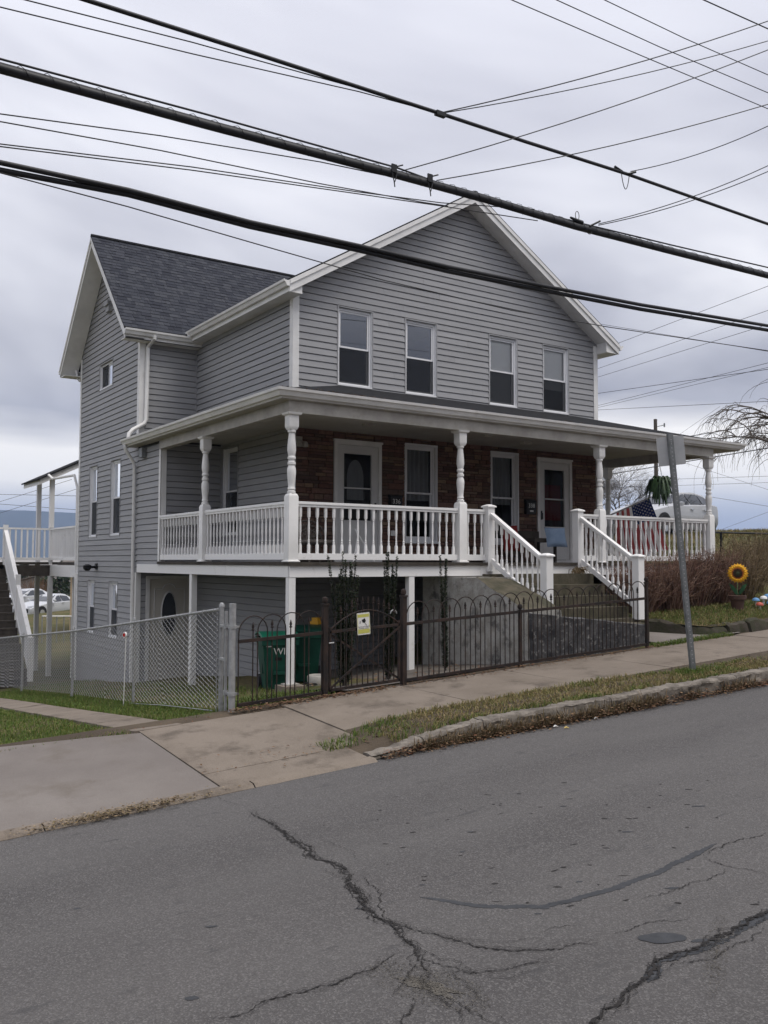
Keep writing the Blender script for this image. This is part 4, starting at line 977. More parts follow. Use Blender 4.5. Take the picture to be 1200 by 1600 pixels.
edge_boards([(-1.37, -2.48, 2.42, -2.48, 2), (2.42, -2.48, 9.0, -2.48, 3), (-1.375, -2.44, -1.375, 4.44, 3)])
edge_boards([(8.97, -2.44, 8.97, .5, 1)])
lp = MB(); lp.square([(.055, 0), (.055, 1)]); lpm = lp.mesh('lower_post', 'vinyl')
for x, y, zb in ((-1.32, -2.42, -1.85), (.93, -2.42, -1.86), (-1.32, 1.42, -2.3), ):
    obj('lower_post', lpm, None, house, loc=(x, y, zb), scale=(1, 1, -.24-zb))
# ---- porch railings
def bal_mesh():
    mb = MB(); h = .73
    mb.square([(.019, 0), (.019, .13), (.014, .145)]); mb.lathe([(.013, .14), (.019, .15), (.013, .165), (.019, .178), (.012, .19), (.019, .205), (.011, .225), (.013, .28), (.018, .36), (.016, .44), (.0125, .52), (.0125, .53), (.018, .54), (.0125, .552), (.0125, .565)], 8); mb.square([(.014, .56), (.019, .58), (.019, h)])
    return mb.mesh('baluster', 'vinyl', 40)
bm_ = bal_mesh()
def railing(x0, y0, x1, y1, sp=.15, e0=.085, e1=.085):
    d = Vector((x1-x0, y1-y0, 0)); L = d.length; d.normalize(); a = Vector((x0, y0, 0))+d*e0; b = Vector((x1, y1, 0))-d*e1; nn = Vector((-d.y, d.x, 0)); mb = MB()
    for w_, z0, z1 in ((.045, .895, .935), (.030, .855, .897), (.030, .035, .135)):
        mb.hexa([a-nn*w_+Vector((0, 0, z0)), b-nn*w_+Vector((0, 0, z0)), b+nn*w_+Vector((0, 0, z0)), a+nn*w_+Vector((0, 0, z0)), a-nn*w_+Vector((0, 0, z1)), b-nn*w_+Vector((0, 0, z1)), b+nn*w_+Vector((0, 0, z1)), a+nn*w_+Vector((0, 0, z1))])
    r = obj('porch_railing', mb, 'vinyl', house); n = max(1, round((b-a).length/sp)); 
    for i in range(n): p = a.lerp(b, (i+.5)/n); obj('baluster', bm_, None, r, loc=(p.x, p.y, .13), rot=(0, 0, math.atan2(d.y, d.x)))
railing(-1.32, -2.42, -1.32, .914, .135); railing(-1.32, .914, -1.32, 3.12, .15, .085, .0); railing(-1.32, -2.42, 2.017, -2.42, .151); railing(2.017, -2.42, 2.63, -2.42, .14, .085, .06)
railing(4.87, -2.42, 5.525, -2.42, .14, .06, .085); railing(5.525, -2.42, 8.944, -2.42, .15); railing(8.944, -2.42, 8.944, .44, .15); railing(8.944, .44, 8.09, .44, .15, .085, .0)
# stair railings
nw = MB(); nw.square([(.075, 0), (.075, 1), ]); nwm = nw.mesh('newel', 'vinyl')
cp_ = MB(); cp_.square([(.098, 0), (.098, .02), (.085, .032), (.03, .055)]); cpm = cp_.mesh('newel_cap', 'vinyl')
for x in (2.63, 4.87):
    y0, y1 = -2.49, -3.90; zt0, zt1 = .93, .06; mb = MB()
    for w_, t0, t1 in ((.045, 0, -.045), (.030, -.045, -.085), (.030, -.80, -.90)):
        if t0 < -.5: ya, yb = y0-.07, y1+.07
        else: ya, yb = y0-.06, y1+.07
        def zl(y): return zt0-.02+(zt1-zt0)*(y-y0)/(y1-y0)
        mb.hexa([(x-w_, ya, zl(ya)+t1), (x+w_, ya, zl(ya)+t1), (x+w_, yb, zl(yb)+t1), (x-w_, yb, zl(yb)+t1), (x-w_, ya, zl(ya)+t0), (x+w_, ya, zl(ya)+t0), (x+w_, yb, zl(yb)+t0), (x-w_, yb, zl(yb)+t0)])
    r = obj('stair_railing', mb, 'vinyl', house)
    for i in range(9):
        y = y0-.12+(y1-y0+.26)*(i+.5)/9; obj('baluster', bm_, None, r, loc=(x, y, zl(y)-.805))
    for y, zb, zt in ((y0+.03, -.16, .975), (y1, -1.0, .10)):
        obj('newel', nwm, None, house, loc=(x, y, zb), scale=(1, 1, zt-zb)); obj('newel_cap', cpm, None, house, loc=(x, y, zt))
# ---- concrete steps, side block and landing wall
mb = MB()
for i in range(5): mb.box(2.46, 4.97, -2.75-.28*i, -2.4-.28*i if i else -2.44, -1.7, -.205-.195*i)
mb.box(2.46, 4.62, -4.34, -3.85, -1.7, -1.035); obj('steps', mb, 'step_moss', house)
def rough_block(name, corners_bottom, corners_top, matn, n=14, amp=.02):
    """hexa subdivided and roughened"""
    bm = bmesh.new(); vs_ = [bm.verts.new(p) for p in list(corners_bottom)+list(corners_top)]
    for f in ((3, 2, 1, 0), (4, 5, 6, 7), (0, 1, 5, 4), (1, 2, 6, 5), (2, 3, 7, 6), (3, 0, 4, 7)): bm.faces.new([vs_[i] for i in f])
    bmesh.ops.subdivide_edges(bm, edges=bm.edges, cuts=n, use_grid_fill=True)
    for v in bm.verts:
        c = v.co; d = amp*noise.noise(c*3)+amp*.5*noise.noise(c*9); v.co = c+Vector((d, -d, d*.8))
    me = bpy.data.meshes.new(name); bm.to_mesh(me); bm.free(); me.materials.append(MATS[matn]); me.materials.append(MATS['step_moss'])
    if name == 'stair_side':
        for p in me.polygons: p.material_index = 1 if p.normal.z > .6 else 0
    for p in me.polygons: p.use_smooth = True
    me.set_sharp_from_angle(angle=R(40)); return obj(name, me, None, house)
rough_block('stair_side', [(1.70, -4.42, -1.75), (2.45, -4.42, -1.75), (2.45, -1.7, -1.95), (1.70, -1.7, -1.95)], [(1.70, -4.42, -.74), (2.45, -4.42, -.74), (2.45, -3.2, -.245), (1.70, -3.2, -.245)], 'stair_concrete')
mb = MB(); mb.box(1.72, 2.44, -3.25, -1.72, -1.9, -.25); obj('stair_side', mb, 'stair_concrete', house)
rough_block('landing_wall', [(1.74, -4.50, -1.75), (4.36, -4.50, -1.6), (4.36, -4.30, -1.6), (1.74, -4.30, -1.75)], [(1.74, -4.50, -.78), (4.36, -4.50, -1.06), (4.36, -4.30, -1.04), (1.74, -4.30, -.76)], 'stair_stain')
# ---- downspouts
def spout(pts, r=.034): mb = MB(); mb.tube(pts, r, 8); return obj('downspout', mb, 'white', house, smooth=40)
gx0 = WX-.02
spout([(WX+.19, ey0-.06, 4.92), (WX+.19, ey0-.06, 4.86), (WX+.13, WY0-.085, 4.70), (WX+.12, WY0-.085, 3.10), (WX+.07, WY0-.10, 3.0), (-1.52, WY0-.16, 2.84), (-1.61, WY0-.19, 2.74), (-1.63, WY0-.19, 2.60)], .045)
spout([(-1.62, 4.60, 2.54), (-1.62, 4.60, 2.45), (-1.60, 4.60, 2.40), (-1.41, 4.66, 2.16), (-1.385, 4.67, 2.08), (-1.385, 4.67, -2.6)], .036)
spout([(-1.40, 9.35, 5.0), (-1.38, 9.3, 4.8), (-1.36, 9.14, 4.7)])
# small fittings on the gable wall
def fit(nm, m, *bx):
    mb = MB()
    for b in bx: mb.box(*b)
    return obj(nm, mb, m, house)
fit('vent_hood', 'siding', (WX-.10, WX, 6.62, 6.86, 5.98, 6.22), (WX-.14, WX-.10, 6.60, 6.88, 6.12, 6.24))
mb = MB(); p = atx(152, 886, WX); mb.box(WX-.05, WX, p.y-.09, p.y+.05, p.z-.06, p.z+.09); mb.tube([(WX-.04, p.y, p.z), (WX-.16, p.y-.02, p.z)], .03, 8); mb.lathe([(.05, -.09), (.10, -.03), (.10, .04), (.04, .07)], 10, (WX-.24, p.y, p.z)); obj('flood_light', mb, 'black', house, smooth=40)
fit('eave_box', 'steel', (WX-.12, WX-.02, 4.05, 4.25, 2.22, 2.42))
# twin-head lamp under the porch ceiling by the stone
mb = MB()
for dx in (-.06, .06): mb.lathe([(.02, .05), (.05, .02), (.055, -.05), (.02, -.06)], 10, (.12+dx, -.16, 2.17)); mb.tube([(.12, -.03, 2.26), (.12+dx, -.14, 2.2)], .014, 6)
mb.box(.06, .18, -.05, -.02, 2.2, 2.32); obj('porch_spotlight', mb, 'white_worn_shaded', house, smooth=40)
# ---- back porch: deck, railing, roof, long stair
by = 11.9
mb = MB(); mb.box(-3.6, 2.0, by+.0, by+3.2, -.10, -.03); mb.box(-1.28, 2.0, WY1+.02, by, -.10, -.03); obj('back_deck', mb, 'old_wood', house)
mb = MB(); mb.box(-3.6, -1.32, by-.02, by+.03, -.42, -.11); obj('deck_joist', mb, 'old_wood', house); mb = MB(); mb.box(-1.33, -1.29, WY1+.02, by, -.42, -.11); obj('edge_board', mb, 'vinyl', house)
mb = MB(); mb.box(-1.36, -1.26, by-.06, by+.06, -.1, .95)
for x0, x1, y0, y1 in ((-3.6, -1.36, by-.02, by+.04), (-1.34, -1.28, WY1+.02, by-.06)):
    mb.box(x0, x1, y0, y1, .88, .93); mb.box(x0, x1, y0, y1, .02, .1)
br_ = obj('back_railing', mb, 'vinyl', house)
pk = MB(); pk.box(-.022, .022, -.018, .018, .1, .88); pkm = pk.mesh('baluster', 'vinyl')
x = -3.5
while x < -1.4: obj('baluster', pkm, None, br_, loc=(x, by+.01, 0)); x += .155
y = WY1+.1
while y < by-.1: obj('baluster', pkm, None, br_, loc=(-1.31, y, 0), rot=(0, 0, R(90))); y += .115
for x, y, z0, z1 in ((-1.31, by, .93, 2.4), (-1.31, by+1.5, -.03, 2.4), (-1.31, by, -3.3, -.42), (-1.31, by+1.5, -3.3, -.1), (-1.0, 10.5, -3.3, -.42)):
    mb = MB(); mb.box(x-.06, x+.06, y-.06, y+.06, z0, z1); obj('deck_post', mb, 'vinyl', house)
mb = MB(); mb.prism([(-1.72, by-.25, 2.14), (.4, by-.25, 3.2), (.4, by-.25, 3.34), (-1.72, by-.25, 2.28)], (0, 1.9, 0)); obj('back_porch_roof', mb, 'white', house)
mb = MB(); mb.prism([(-1.78, by-.3, 2.255), (.4, by-.3, 3.345), (.4, by-.3, 3.385), (-1.78, by-.3, 2.295)], (0, 2.0, 0)); obj('back_porch_roof', mb, 'roofing', house)
mb = MB(); mb.tube([(-1.50, by-.34, 2.42), (-1.42, by-.5, 2.3), (-1.38, WY1+.3, 2.25), (-1.36, WY1+.06, 1.9), (-1.36, WY1+.05, -2.9)], .035, 8); obj('downspout', mb, 'white', house, smooth=40)
st0, st1, sz0, sz1 = by, 8.75, -.03, -2.85; sx0, sx1 = -3.55, -2.57; ns_ = 15
for i in range(ns_):
    y = st0-(st0-st1)*(i+.5)/ns_; z = sz0-(sz0-sz1)*(i+1)/ns_; dd = (st0-st1)/ns_
    mb = MB(); mb.box(sx0, sx1, y-dd*.5-.03, y+dd*.5, z-.04, z); obj('tread', mb, 'old_wood', house); mb = MB(); mb.box(sx0, sx1, y+dd*.5-.02, y+dd*.5, z, z-(sz1-sz0)/ns_-.042); obj('riser', mb, 'old_wood', house)
mb = MB(); x = -2.53
for w_, t0, t1 in ((.05, .93, .86), (.02, .86, .12), (.03, .12, .02)):
    mb.hexa([(x-w_, st1, sz1+t1), (x+w_, st1, sz1+t1), (x+w_, st0, sz0+t1), (x-w_, st0, sz0+t1), (x-w_, st1, sz1+t0), (x+w_, st1, sz1+t0), (x+w_, st0, sz0+t0), (x-w_, st0, sz0+t0)])
mb.box(x-.06, x+.06, st1-.08, st1+.04, sz1-.1, sz1+.97); mb.box(x-.06, x+.06, st0-.06, st0+.06, -.1, 1.0); mb.box(x-.055, x+.055, 10.2, 10.3, -1.9, -.35); obj('back_stair_railing', mb, 'vinyl', house)
mb = MB(); mb.hexa([(sx0, st1, sz1-.35), (sx1, st1, sz1-.35), (sx1, st0, sz0-.4), (sx0, st0, sz0-.4), (sx0, st1, sz1-.2), (sx1, st1, sz1-.2), (sx1, st0, sz0-.2), (sx0, st0, sz0-.2)]); obj('stringer', mb, 'old_wood', house)
# ================================================================== FENCES
FY = -4.70
def fz(x): return walk_z(x, FY)
def ball_post(f, x, h=1.20, w=.026, y=FY, dz=0.0):
    mb = MB(); z = fz(x)+dz; mb.square([(w, -.05), (w, h-.06), (w*1.25, h-.055), (w*1.25, h-.03)], (x, y, z)); mb.lathe([(.012, h-.03), (.03, h-.02), (.04, h+.012), (.03, h+.045), (.008, h+.056)], 10, (x, y, z)); return obj('post', mb, 'iron', f, smooth=40)
fin = MB(); fin.lathe([(.008, 0), (.008, .02), (.02, .026), (.02, .036), (.010, .044), (.020, .064), (.004, .12)], 6); finm = fin.mesh('finial', 'iron', 40)
def iron_run(f, x0, x1, rail=.80, period=.285, span=.385):
    mb = MB()
    for z in (.045, rail):
        mb = MB(); mb.hexa([(x0, FY-.018, fz(x0)+z-.02), (x1, FY-.018, fz(x1)+z-.02), (x1, FY+.018, fz(x1)+z-.02), (x0, FY+.018, fz(x0)+z-.02), (x0, FY-.018, fz(x0)+z+.02), (x1, FY-.018, fz(x1)+z+.02), (x1, FY+.018, fz(x1)+z+.02), (x0, FY+.018, fz(x0)+z+.02)]); obj('rail', mb, 'iron', f)
    n = max(1, round((x1-x0-span)/period)+1); pr_ = (x1-x0-span)/max(1, n-1) if n > 1 else 0
    for k in range(n):
        a = x0+k*pr_; b = a+span; r = span/2; yo = FY+(.006 if k % 2 else -.006); pts = [(a, yo, fz(a)+.03), (a, yo, fz(a)+rail+.09)]
        for i in range(1, 12): t = math.pi*(1-i/12); xx = (a+b)/2+r*math.cos(t); pts.append((xx, yo, fz(xx)+rail+.09+r*1.05*math.sin(t)))
        pts += [(b, yo, fz(b)+rail+.09), (b, yo, fz(b)+.03)]; mb = MB(); mb.tube(pts, .0075, 6); obj('hoop', mb, 'iron', f, smooth=50)
        c = (a+b)/2; h = rail+.10+.012*math.sin(k*2.3); mb = MB(); mb.tube([(c, FY, fz(c)+.03), (c+.004*math.sin(k*3.1), FY, fz(c)+h)], .0075, 6); obj('picket', mb, 'iron', f, smooth=50); obj('finial', finm, None, f, loc=(c, FY, fz(c)+h-.005))
fr = thing('iron_fence', 'long black hooped iron fence in front of the stained landing wall', 'fence', (-.82, FY, fz(-.82)), group='hooped iron fencing along the pavement')
ball_post(fr, -.82, 1.22, .034); ball_post(fr, 4.12, 1.10, .024); ball_post(fr, 1.30, .86, .022)
iron_run(fr, -.78, 4.09)
fl = thing('iron_fence', 'short black hooped iron fence section in front of the green bins', 'fence', (-3.25, FY, fz(-3.25)), group='hooped iron fencing along the pavement')
ball_post(fl, -2.05, 1.20, .034); iron_run(fl, -3.25, -2.09, .80)
gt = thing('iron_gate', 'black iron gate with arched top and crossed braces between two ball posts', 'gate', (-2.0, FY, fz(-2)))
g0, g1 = -1.985, -.885
def gz(x, h): return fz(x)+h
mb = MB()
for x in (g0+.012, g1-.012): mb.box(x-.014, x+.014, FY-.014, FY+.014, fz(x)+.05, fz(x)+.86)
for h in (.06, .80): mb.hexa([(g0, FY-.014, gz(g0, h-.018)), (g1, FY-.014, gz(g1, h-.018)), (g1, FY+.014, gz(g1, h-.018)), (g0, FY+.014, gz(g0, h-.018)), (g0, FY-.014, gz(g0, h+.018)), (g1, FY-.014, gz(g1, h+.018)), (g1, FY+.014, gz(g1, h+.018)), (g0, FY+.014, gz(g0, h+.018))])
obj('gate_frame', mb, 'iron', gt)
def arch(x): return .80+.235*math.sin(math.pi*min(1, max(0, (x-g0)/(g1-g0))))**.8
mb = MB(); mb.tube([(g0+(g1-g0)*i/20, FY, gz(g0+(g1-g0)*i/20, arch(g0+(g1-g0)*i/20))) for i in range(21)], .011, 6); obj('arch', mb, 'iron', gt, smooth=50)
for a, b in (((g0, .08), (g1, .78)), ((g0, .78), (g1, .08))):
    mb = MB(); yo = FY-.02 if a[1] < .5 else FY+.02; mb.hexa([(a[0], yo-.006, gz(a[0], a[1]-.016)), (b[0], yo-.006, gz(b[0], b[1]-.016)), (b[0], yo+.006, gz(b[0], b[1]-.016)), (a[0], yo+.006, gz(a[0], a[1]-.016)), (a[0], yo-.006, gz(a[0], a[1]+.016)), (b[0], yo-.006, gz(b[0], b[1]+.016)), (b[0], yo+.006, gz(b[0], b[1]+.016)), (a[0], yo+.006, gz(a[0], a[1]+.016))]); obj('brace', mb, 'iron', gt)
for i in range(12):
    x = g0+.05+(g1-g0-.1)*(i+.5)/12; h = arch(x)+.075; mb = MB(); mb.tube([(x, FY, gz(x, .05)), (x, FY, gz(x, h))], .0075, 6); obj('picket', mb, 'iron', gt, smooth=50); obj('finial', finm, None, gt, loc=(x, FY, gz(x, h-.01)))
mb = MB(); mb.tube([(g1-.1+.05*math.cos(t)-.0, FY, gz(g1, .95+.05*math.sin(t))) for t in [math.pi*i/8 for i in range(9)]], .008, 6); mb.tube([(g0-.02, FY-.03, gz(g0, .66)), (g0+.05, FY-.035, gz(g0, .665))], .010, 6); obj('latch', mb, 'galv', gt)
# warning plate wired on the gate
sg = thing('warning_sign', 'small yellow and white video surveillance plate on the iron gate', 'sign', (-1.5, FY-.035, fz(-1.5)+.75))
ps = aty(568, 974.5, FY-.034); tilt = .06
def SP(u, v, n=0.0): return (ps.x+u*math.cos(tilt)-v*math.sin(tilt), FY-.034-n, ps.z+u*math.sin(tilt)+v*math.cos(tilt))
def plate(w, h, n, r=.012):
    pts = []
    for sx, sy, a0 in ((1, 1, 0), (-1, 1, 90), (-1, -1, 180), (1, -1, 270)):
        for i in range(4): a = R(a0+30*i); pts.append((sx*(w/2-r)+r*math.cos(a), sy*(h/2-r)+r*math.sin(a)))
    return pts
pw, ph = .20, .285
mb = MB(); mb.prism([SP(u, v) for u, v in plate(pw, ph, 0)], (0, -.003, 0)); obj('plate', mb, 'sign_white', sg)
for z0, z1, c in ((.085, .125, 'sign_yellow'), (-.125, -.07, 'sign_yellow')):
    mb = MB(); mb.quad(SP(-.085, z0, .0045), SP(.085, z0, .0045), SP(.085, z1, .0045), SP(-.085, z1, .0045)); obj('colour_band', mb, c, sg)
mb = MB(); 
for a, b, c_, d_ in ((-.095, -.088, -.135, .135), (.088, .095, -.135, .135)): mb.quad(SP(a, c_, .004), SP(b, c_, .004), SP(b, d_, .004), SP(a, d_, .004))
obj('border_line', mb, 'sign_yellow', sg)
mb = MB(); mb.quad(SP(-.028, .052, .005), SP(.022, .07, .005), SP(.035, .035, .005), SP(.018, .008, .005), SP(-.018, .018, .005)); mb.quad(SP(.012, .012, .005), SP(.02, .008, .005), SP(.048, -.022, .005), SP(.04, -.026, .005))
for k in (0, 1): mb.quad(SP(-.045-.012*k, .04, .005), SP(-.040-.012*k, .04, .005), SP(-.048-.012*k, .006, .005), SP(-.053-.012*k, .006, .005))
obj('camera_symbol', mb, 'black', sg)
obj('lettering', text_mb('24 HOUR VIDEO', .024, lambda u, v: SP(u, v-.040, .005)), 'black', sg); obj('lettering', text_mb('SURVEILLANCE', .022, lambda u, v: SP(u, v-.060, .005)), 'black', sg)
# ---- chain-link fence along the side yard
CX = -3.33
cl = thing('chain_link_fence', 'galvanised chain-link fence running back along the side path', 'fence', (CX, -4.3, -1.8))
TP = [(-4.32, -.585, -1.86), (-1.12, -.93, -2.18), (2.2, -1.275, -2.46), (6.1, -1.63, -2.82), (10.0, -1.99, -3.18)]
def ctop(y):
    for (a, za, _), (b, zb, _) in zip(TP, TP[1:]):
        if y <= b: return za+(zb-za)*(y-a)/(b-a)
    return TP[-1][1]
def cbot(y):
    for (a, _, za), (b, _, zb) in zip(TP, TP[1:]):
        if y <= b: return za+(zb-za)*(y-a)/(b-a)
    return TP[-1][2]
mb = MB(); mb.tube([(CX, y, z) for y, z, _ in TP], .019, 8); obj('top_rail', mb, 'galv', cl, smooth=40)
for i, (y, zt, zb) in enumerate(TP):
    r = .030 if i == 0 else .024; mb = MB(); mb.tube([(CX+.03, y, zb-.1), (CX+.03, y, zt+.03)], r, 10); mb.lathe([(r*1.15, 0), (r*1.2, .03), (r*.7, .055), (.005, .06)], 10, (CX+.03, y, zt+.025)); obj('post', mb, 'galv', cl, smooth=40)
def chain_mesh(y0, y1, pitch=.07, rw=.0022, sag=0.0, sx=0.0):
    mb = MB(); V = mb.v; F = mb.f; n = int((y1-y0)/pitch); hh = pitch*.5
    for k in range(n+1):
        yc = y0+k*pitch; rows = int((ctop(yc)-cbot(yc))/hh); pts = []
        for j in range(rows+1):
            y = yc+(pitch*.5 if ((j+k) % 2) else -pitch*.5)*1.02; z = ctop(yc)-(ctop(yc)-cbot(yc)-.05)*j/rows+.012
            bul = sx*math.sin(math.pi*min(1, j/rows))*math.sin(math.pi*(yc-y0)/(y1-y0))-(.05*(j/rows)**3 if sx else 0)
            pts.append(Vector((CX-.012-bul+(.004 if j % 2 else -.004), y, z)))
        # square-section thin wire
        for a, b in zip(pts, pts[1:]):
            d = (b-a).normalized(); u = d.cross(Vector((1, 0, 0))).normalized()*rw; w = Vector((rw, 0, 0)); o = len(V)
            V += [tuple(a+u+w), tuple(a-u+w*.2), tuple(a-w*1.2), tuple(b+u+w), tuple(b-u+w*.2), tuple(b-w*1.2)]
            F += [(o, o+1, o+4, o+3), (o+1, o+2, o+5, o+4), (o+2, o, o+3, o+5)]
    mb.m = [0]*len(F); return mb
obj('chain_mesh', chain_mesh(-4.28, -1.14, .07, .0030, sx=.05), 'wiremesh', cl, kind='stuff'); obj('chain_mesh', chain_mesh(-1.1, 10, .07, .0028), 'wiremesh', cl, kind='stuff')
for y in [-4.3+.45*i for i in range(31)]:
    mb = MB(); z = ctop(y); mb.tube([(CX-.024, y, z-.06), (CX-.024, y+.01, z+.015), (CX, y+.015, z+.026), (CX+.022, y+.01, z-.01)], .003, 4); obj('tie_wire', mb, 'wiremesh', cl)
mb = MB(); mb.tube([(CX-.01, -4.28, -.62), (CX-.01, -4.28, -1.84)], .006, 6); mb.tube([(CX-.03, -4.2, cbot(-4.2)+.04), (CX-.06, -2.6, cbot(-2.6)+.06), (CX-.03, -1.15, cbot(-1.15)+.04)], .007, 6); obj('tension_bar', mb, 'galv', cl)
# stout hinge post with its straps and the narrow frame pipe
hp = thing('gate_post', 'stout galvanised pipe post with hinge straps beside the iron fence', 'post', (CX+.02, -4.66, -1.85))
mb = MB(); mb.tube([(CX+.02, -4.66, -1.98), (CX+.02, -4.66, -.50)], .042, 14); obj('pipe', mb, 'galv', hp, smooth=40)
mb = MB(); mb.tube([(CX+.01, -4.50, -1.80), (CX+.01, -4.50, -.60)], .02, 8); obj('frame_pipe', mb, 'galv', hp, smooth=40)
for z in (-.78, -1.58):
    mb = MB(); mb.lathe([(.052, -.02), (.052, .02)], 12, (CX+.02, -4.66, z)); mb.box(CX-.005, CX+.025, -4.63, -4.47, z-.014, z+.014); mb.box(CX+.06, CX+.11, -4.67, -4.65, z-.012, z+.012); mb.lathe([(.03, -.03), (.03, .03)], 10, (CX+.01, -4.50, z)); obj('hinge_strap', mb, 'galv', hp, smooth=40)
mb = MB(); mb.box(CX-.01, CX+.03, -4.50, -4.34, -1.2, -1.17); mb.box(CX-.01, CX+.03, -4.50, -4.34, -.80, -.77); obj('tie_clamp', mb, 'galv', hp)
# fibreglass driveway marker with red reflector
mk = thing('driveway_marker', 'thin white marker rod with a round red reflector by the fence', 'marker', (-3.5, -1.35, -2.2))
pm0 = atx(193, 1098, -3.46); pm1 = atx(197, 992, -3.46)
mb = MB(); mb.tube([(-3.46, pm0.y, pm0.z-.05), (-3.46, pm1.y, pm1.z)], .007, 6); obj('rod', mb, 'white', mk)
mb = MB(); mb.tube([(-3.47, pm1.y, pm1.z), (-3.49, pm1.y-.005, pm1.z)], .045, 14); obj('reflector_rim', mb, 'white', mk, smooth=40)
mb = MB(); mb.tube([(-3.49, pm1.y-.005, pm1.z), (-3.497, pm1.y-.007, pm1.z)], .028, 12); obj('reflector', mb, 'red_lens', mk, smooth=40)
# ================================================================== YARD THINGS
def bin_cart(loc, rz, label, logo, lidm):
    t = thing('wheeled_bin', label, 'bin', loc, rz, 'green wheeled bins under the porch'); H = .86; b0, b1 = .20, .27; d0, d1 = .23, .33; mb = MB()
    ring = lambda w, d, z: [(-w, -d, z), (w, -d, z), (w, d, z), (-w, d, z)]
    lv = [ring(b0, d0, .05), ring(b0+.01, d0+.01, .10), ring(b1, d1, H-.12), ring(b1, d1, H-.11), ring(b1+.022, d1+.022, H-.10), ring(b1+.025, d1+.025, H)]
    V = [p for r in lv for p in r]; F = [(3, 2, 1, 0)]
    for i in range(len(lv)-1):
        for j in range(4): F.append((i*4+j, i*4+(j+1) % 4, (i+1)*4+(j+1) % 4, (i+1)*4+j))
    mb.add(V, F); mb.box(-.2, .2, d1+.02, d1+.045, .35, .42); mb.box(-.10, .10, -d0-.075, -d0-.02, .30, .345); mb.box(-b0-.045, -b0-.02, -.1, .12, .3, H-.12); obj('body', mb, 'bin_green', t, world=False)
    L = MB(); k = 8
    for i in range(k):
        y0 = -d1-.045+(2*d1+.09)*i/k; y1 = -d1-.045+(2*d1+.09)*(i+1)/k; z0 = H+.01+.06*math.sin(math.pi*i/k); z1 = H+.01+.06*math.sin(math.pi*(i+1)/k)
        L.hexa([(-b1-.035, y0, z0), (b1+.035, y0, z0), (b1+.035, y1, z1), (-b1-.035, y1, z1), (-b1-.025, y0, z0+.025), (b1+.025, y0, z0+.025), (b1+.025, y1, z1+.025), (-b1-.025, y1, z1+.025)])
    obj('lid', L, lidm, t, world=False)
    mb = MB(); mb.tube([(-.24, d1+.07, H-.02), (-.24, d1+.12, H+.02), (.24, d1+.12, H+.02), (.24, d1+.07, H-.02)], .014, 6); obj('handle', mb, 'bin_green', t, world=False)
    for s in (-1, 1):
        mb = MB(); mb.tube([(s*.20, d0+.06, .125), (s*.26, d0+.06, .125)], .125, 14); obj('wheel', mb, 'rubber', t, smooth=40, world=False)
    if logo:
        ty = lambda z: -(d0+.01+(d1-d0-.01)*(z-.10)/(H-.22))-.004
        obj('lettering', text_mb('WM', .15, lambda u, v: (u+.03, ty(.66+v), .66+v)), 'sign_white', t, world=False)
        mb = MB(); mb.quad(*[(u, ty(z), z) for u, z in ((-.22, .735), (-.14, .735), (-.14, .75), (-.22, .75))]); obj('serial_plate', mb, 'sign_white', t, world=False)
        mb = MB(); mb.quad(*[(u, ty(z), z) for u, z in ((-.08, .52), (.03, .52), (.03, .57), (-.08, .57))]); obj('latch_slot', mb, 'black', t, world=False)
        mb = MB(); mb.quad(*[(-b0-.047, y, z) for y, z in ((-.08, .3), (-.02, .3), (-.02, .46), (-.08, .46))]); obj('catch', mb, 'black', t, world=False)
    return t
bin_cart((-1.18, -1.72, -2.06), R(-18), 'green wheeled bin with white lettering behind the corner post', True, 'bin_lid')
bin_cart((-.52, -1.45, -2.0), R(-30), 'darker green wheeled bin standing right of the lettered bin', False, 'bin_green')
p = aty(500, 974, -1.5); mb = MB(); mb.box(-.13, .13, -.08, .08, 0, .05); mb.box(-.11, .08, -.06, .06, .05, .11); tag(obj('tool_case', mb, 'yellow', loc=(p.x, -1.45, -2.0+.96), rot=(0, 0, .4)), 'yellow plastic tool case lying on the darker bin', 'tool case')
blk = thing('concrete_block', 'tan concrete block at the foot of the corner porch post', 'block', (-1.32, -2.45, -2.08)); mb = MB(); mb.box(-1.50, -1.14, -2.62, -2.28, -2.12, -1.87); obj('block', mb, 'concrete', blk); mb = MB(); mb.box(-1.42, -1.20, -2.52, -2.32, -1.868, -1.848); obj('cap', mb, 'white_worn_shaded', blk)
mb = MB(); pts = [(-.95+.16*math.cos(t), -2.5+.02*t, -1.98+.11*math.sin(t)) for t in [i*.35 for i in range(40)]]; mb.tube(pts, .014, 6); tag(obj('garden_hose', mb, 'black', smooth=60), 'black coiled hose on the patio beside the concrete block', 'hose')
mb = MB(); mb.lathe([(.14, 0), (.17, .04), (.175, .2), (.16, .22), (.15, .2), (.14, .03)], 14, (-.78, -2.35, -1.98)); tag(obj('bucket', mb, 'white_worn_shaded', smooth=40), 'white plastic tub on the patio right of the hose', 'tub')
mb = MB(); mb.box(.75, 1.15, -2.75, -2.25, -1.95, -1.86); mb.box(.82, 1.08, -2.6, -2.3, -1.86, -1.83); tag(obj('paving_stone', mb, 'concrete_pale'), 'pale paving stone under the middle porch post', 'paving stone')
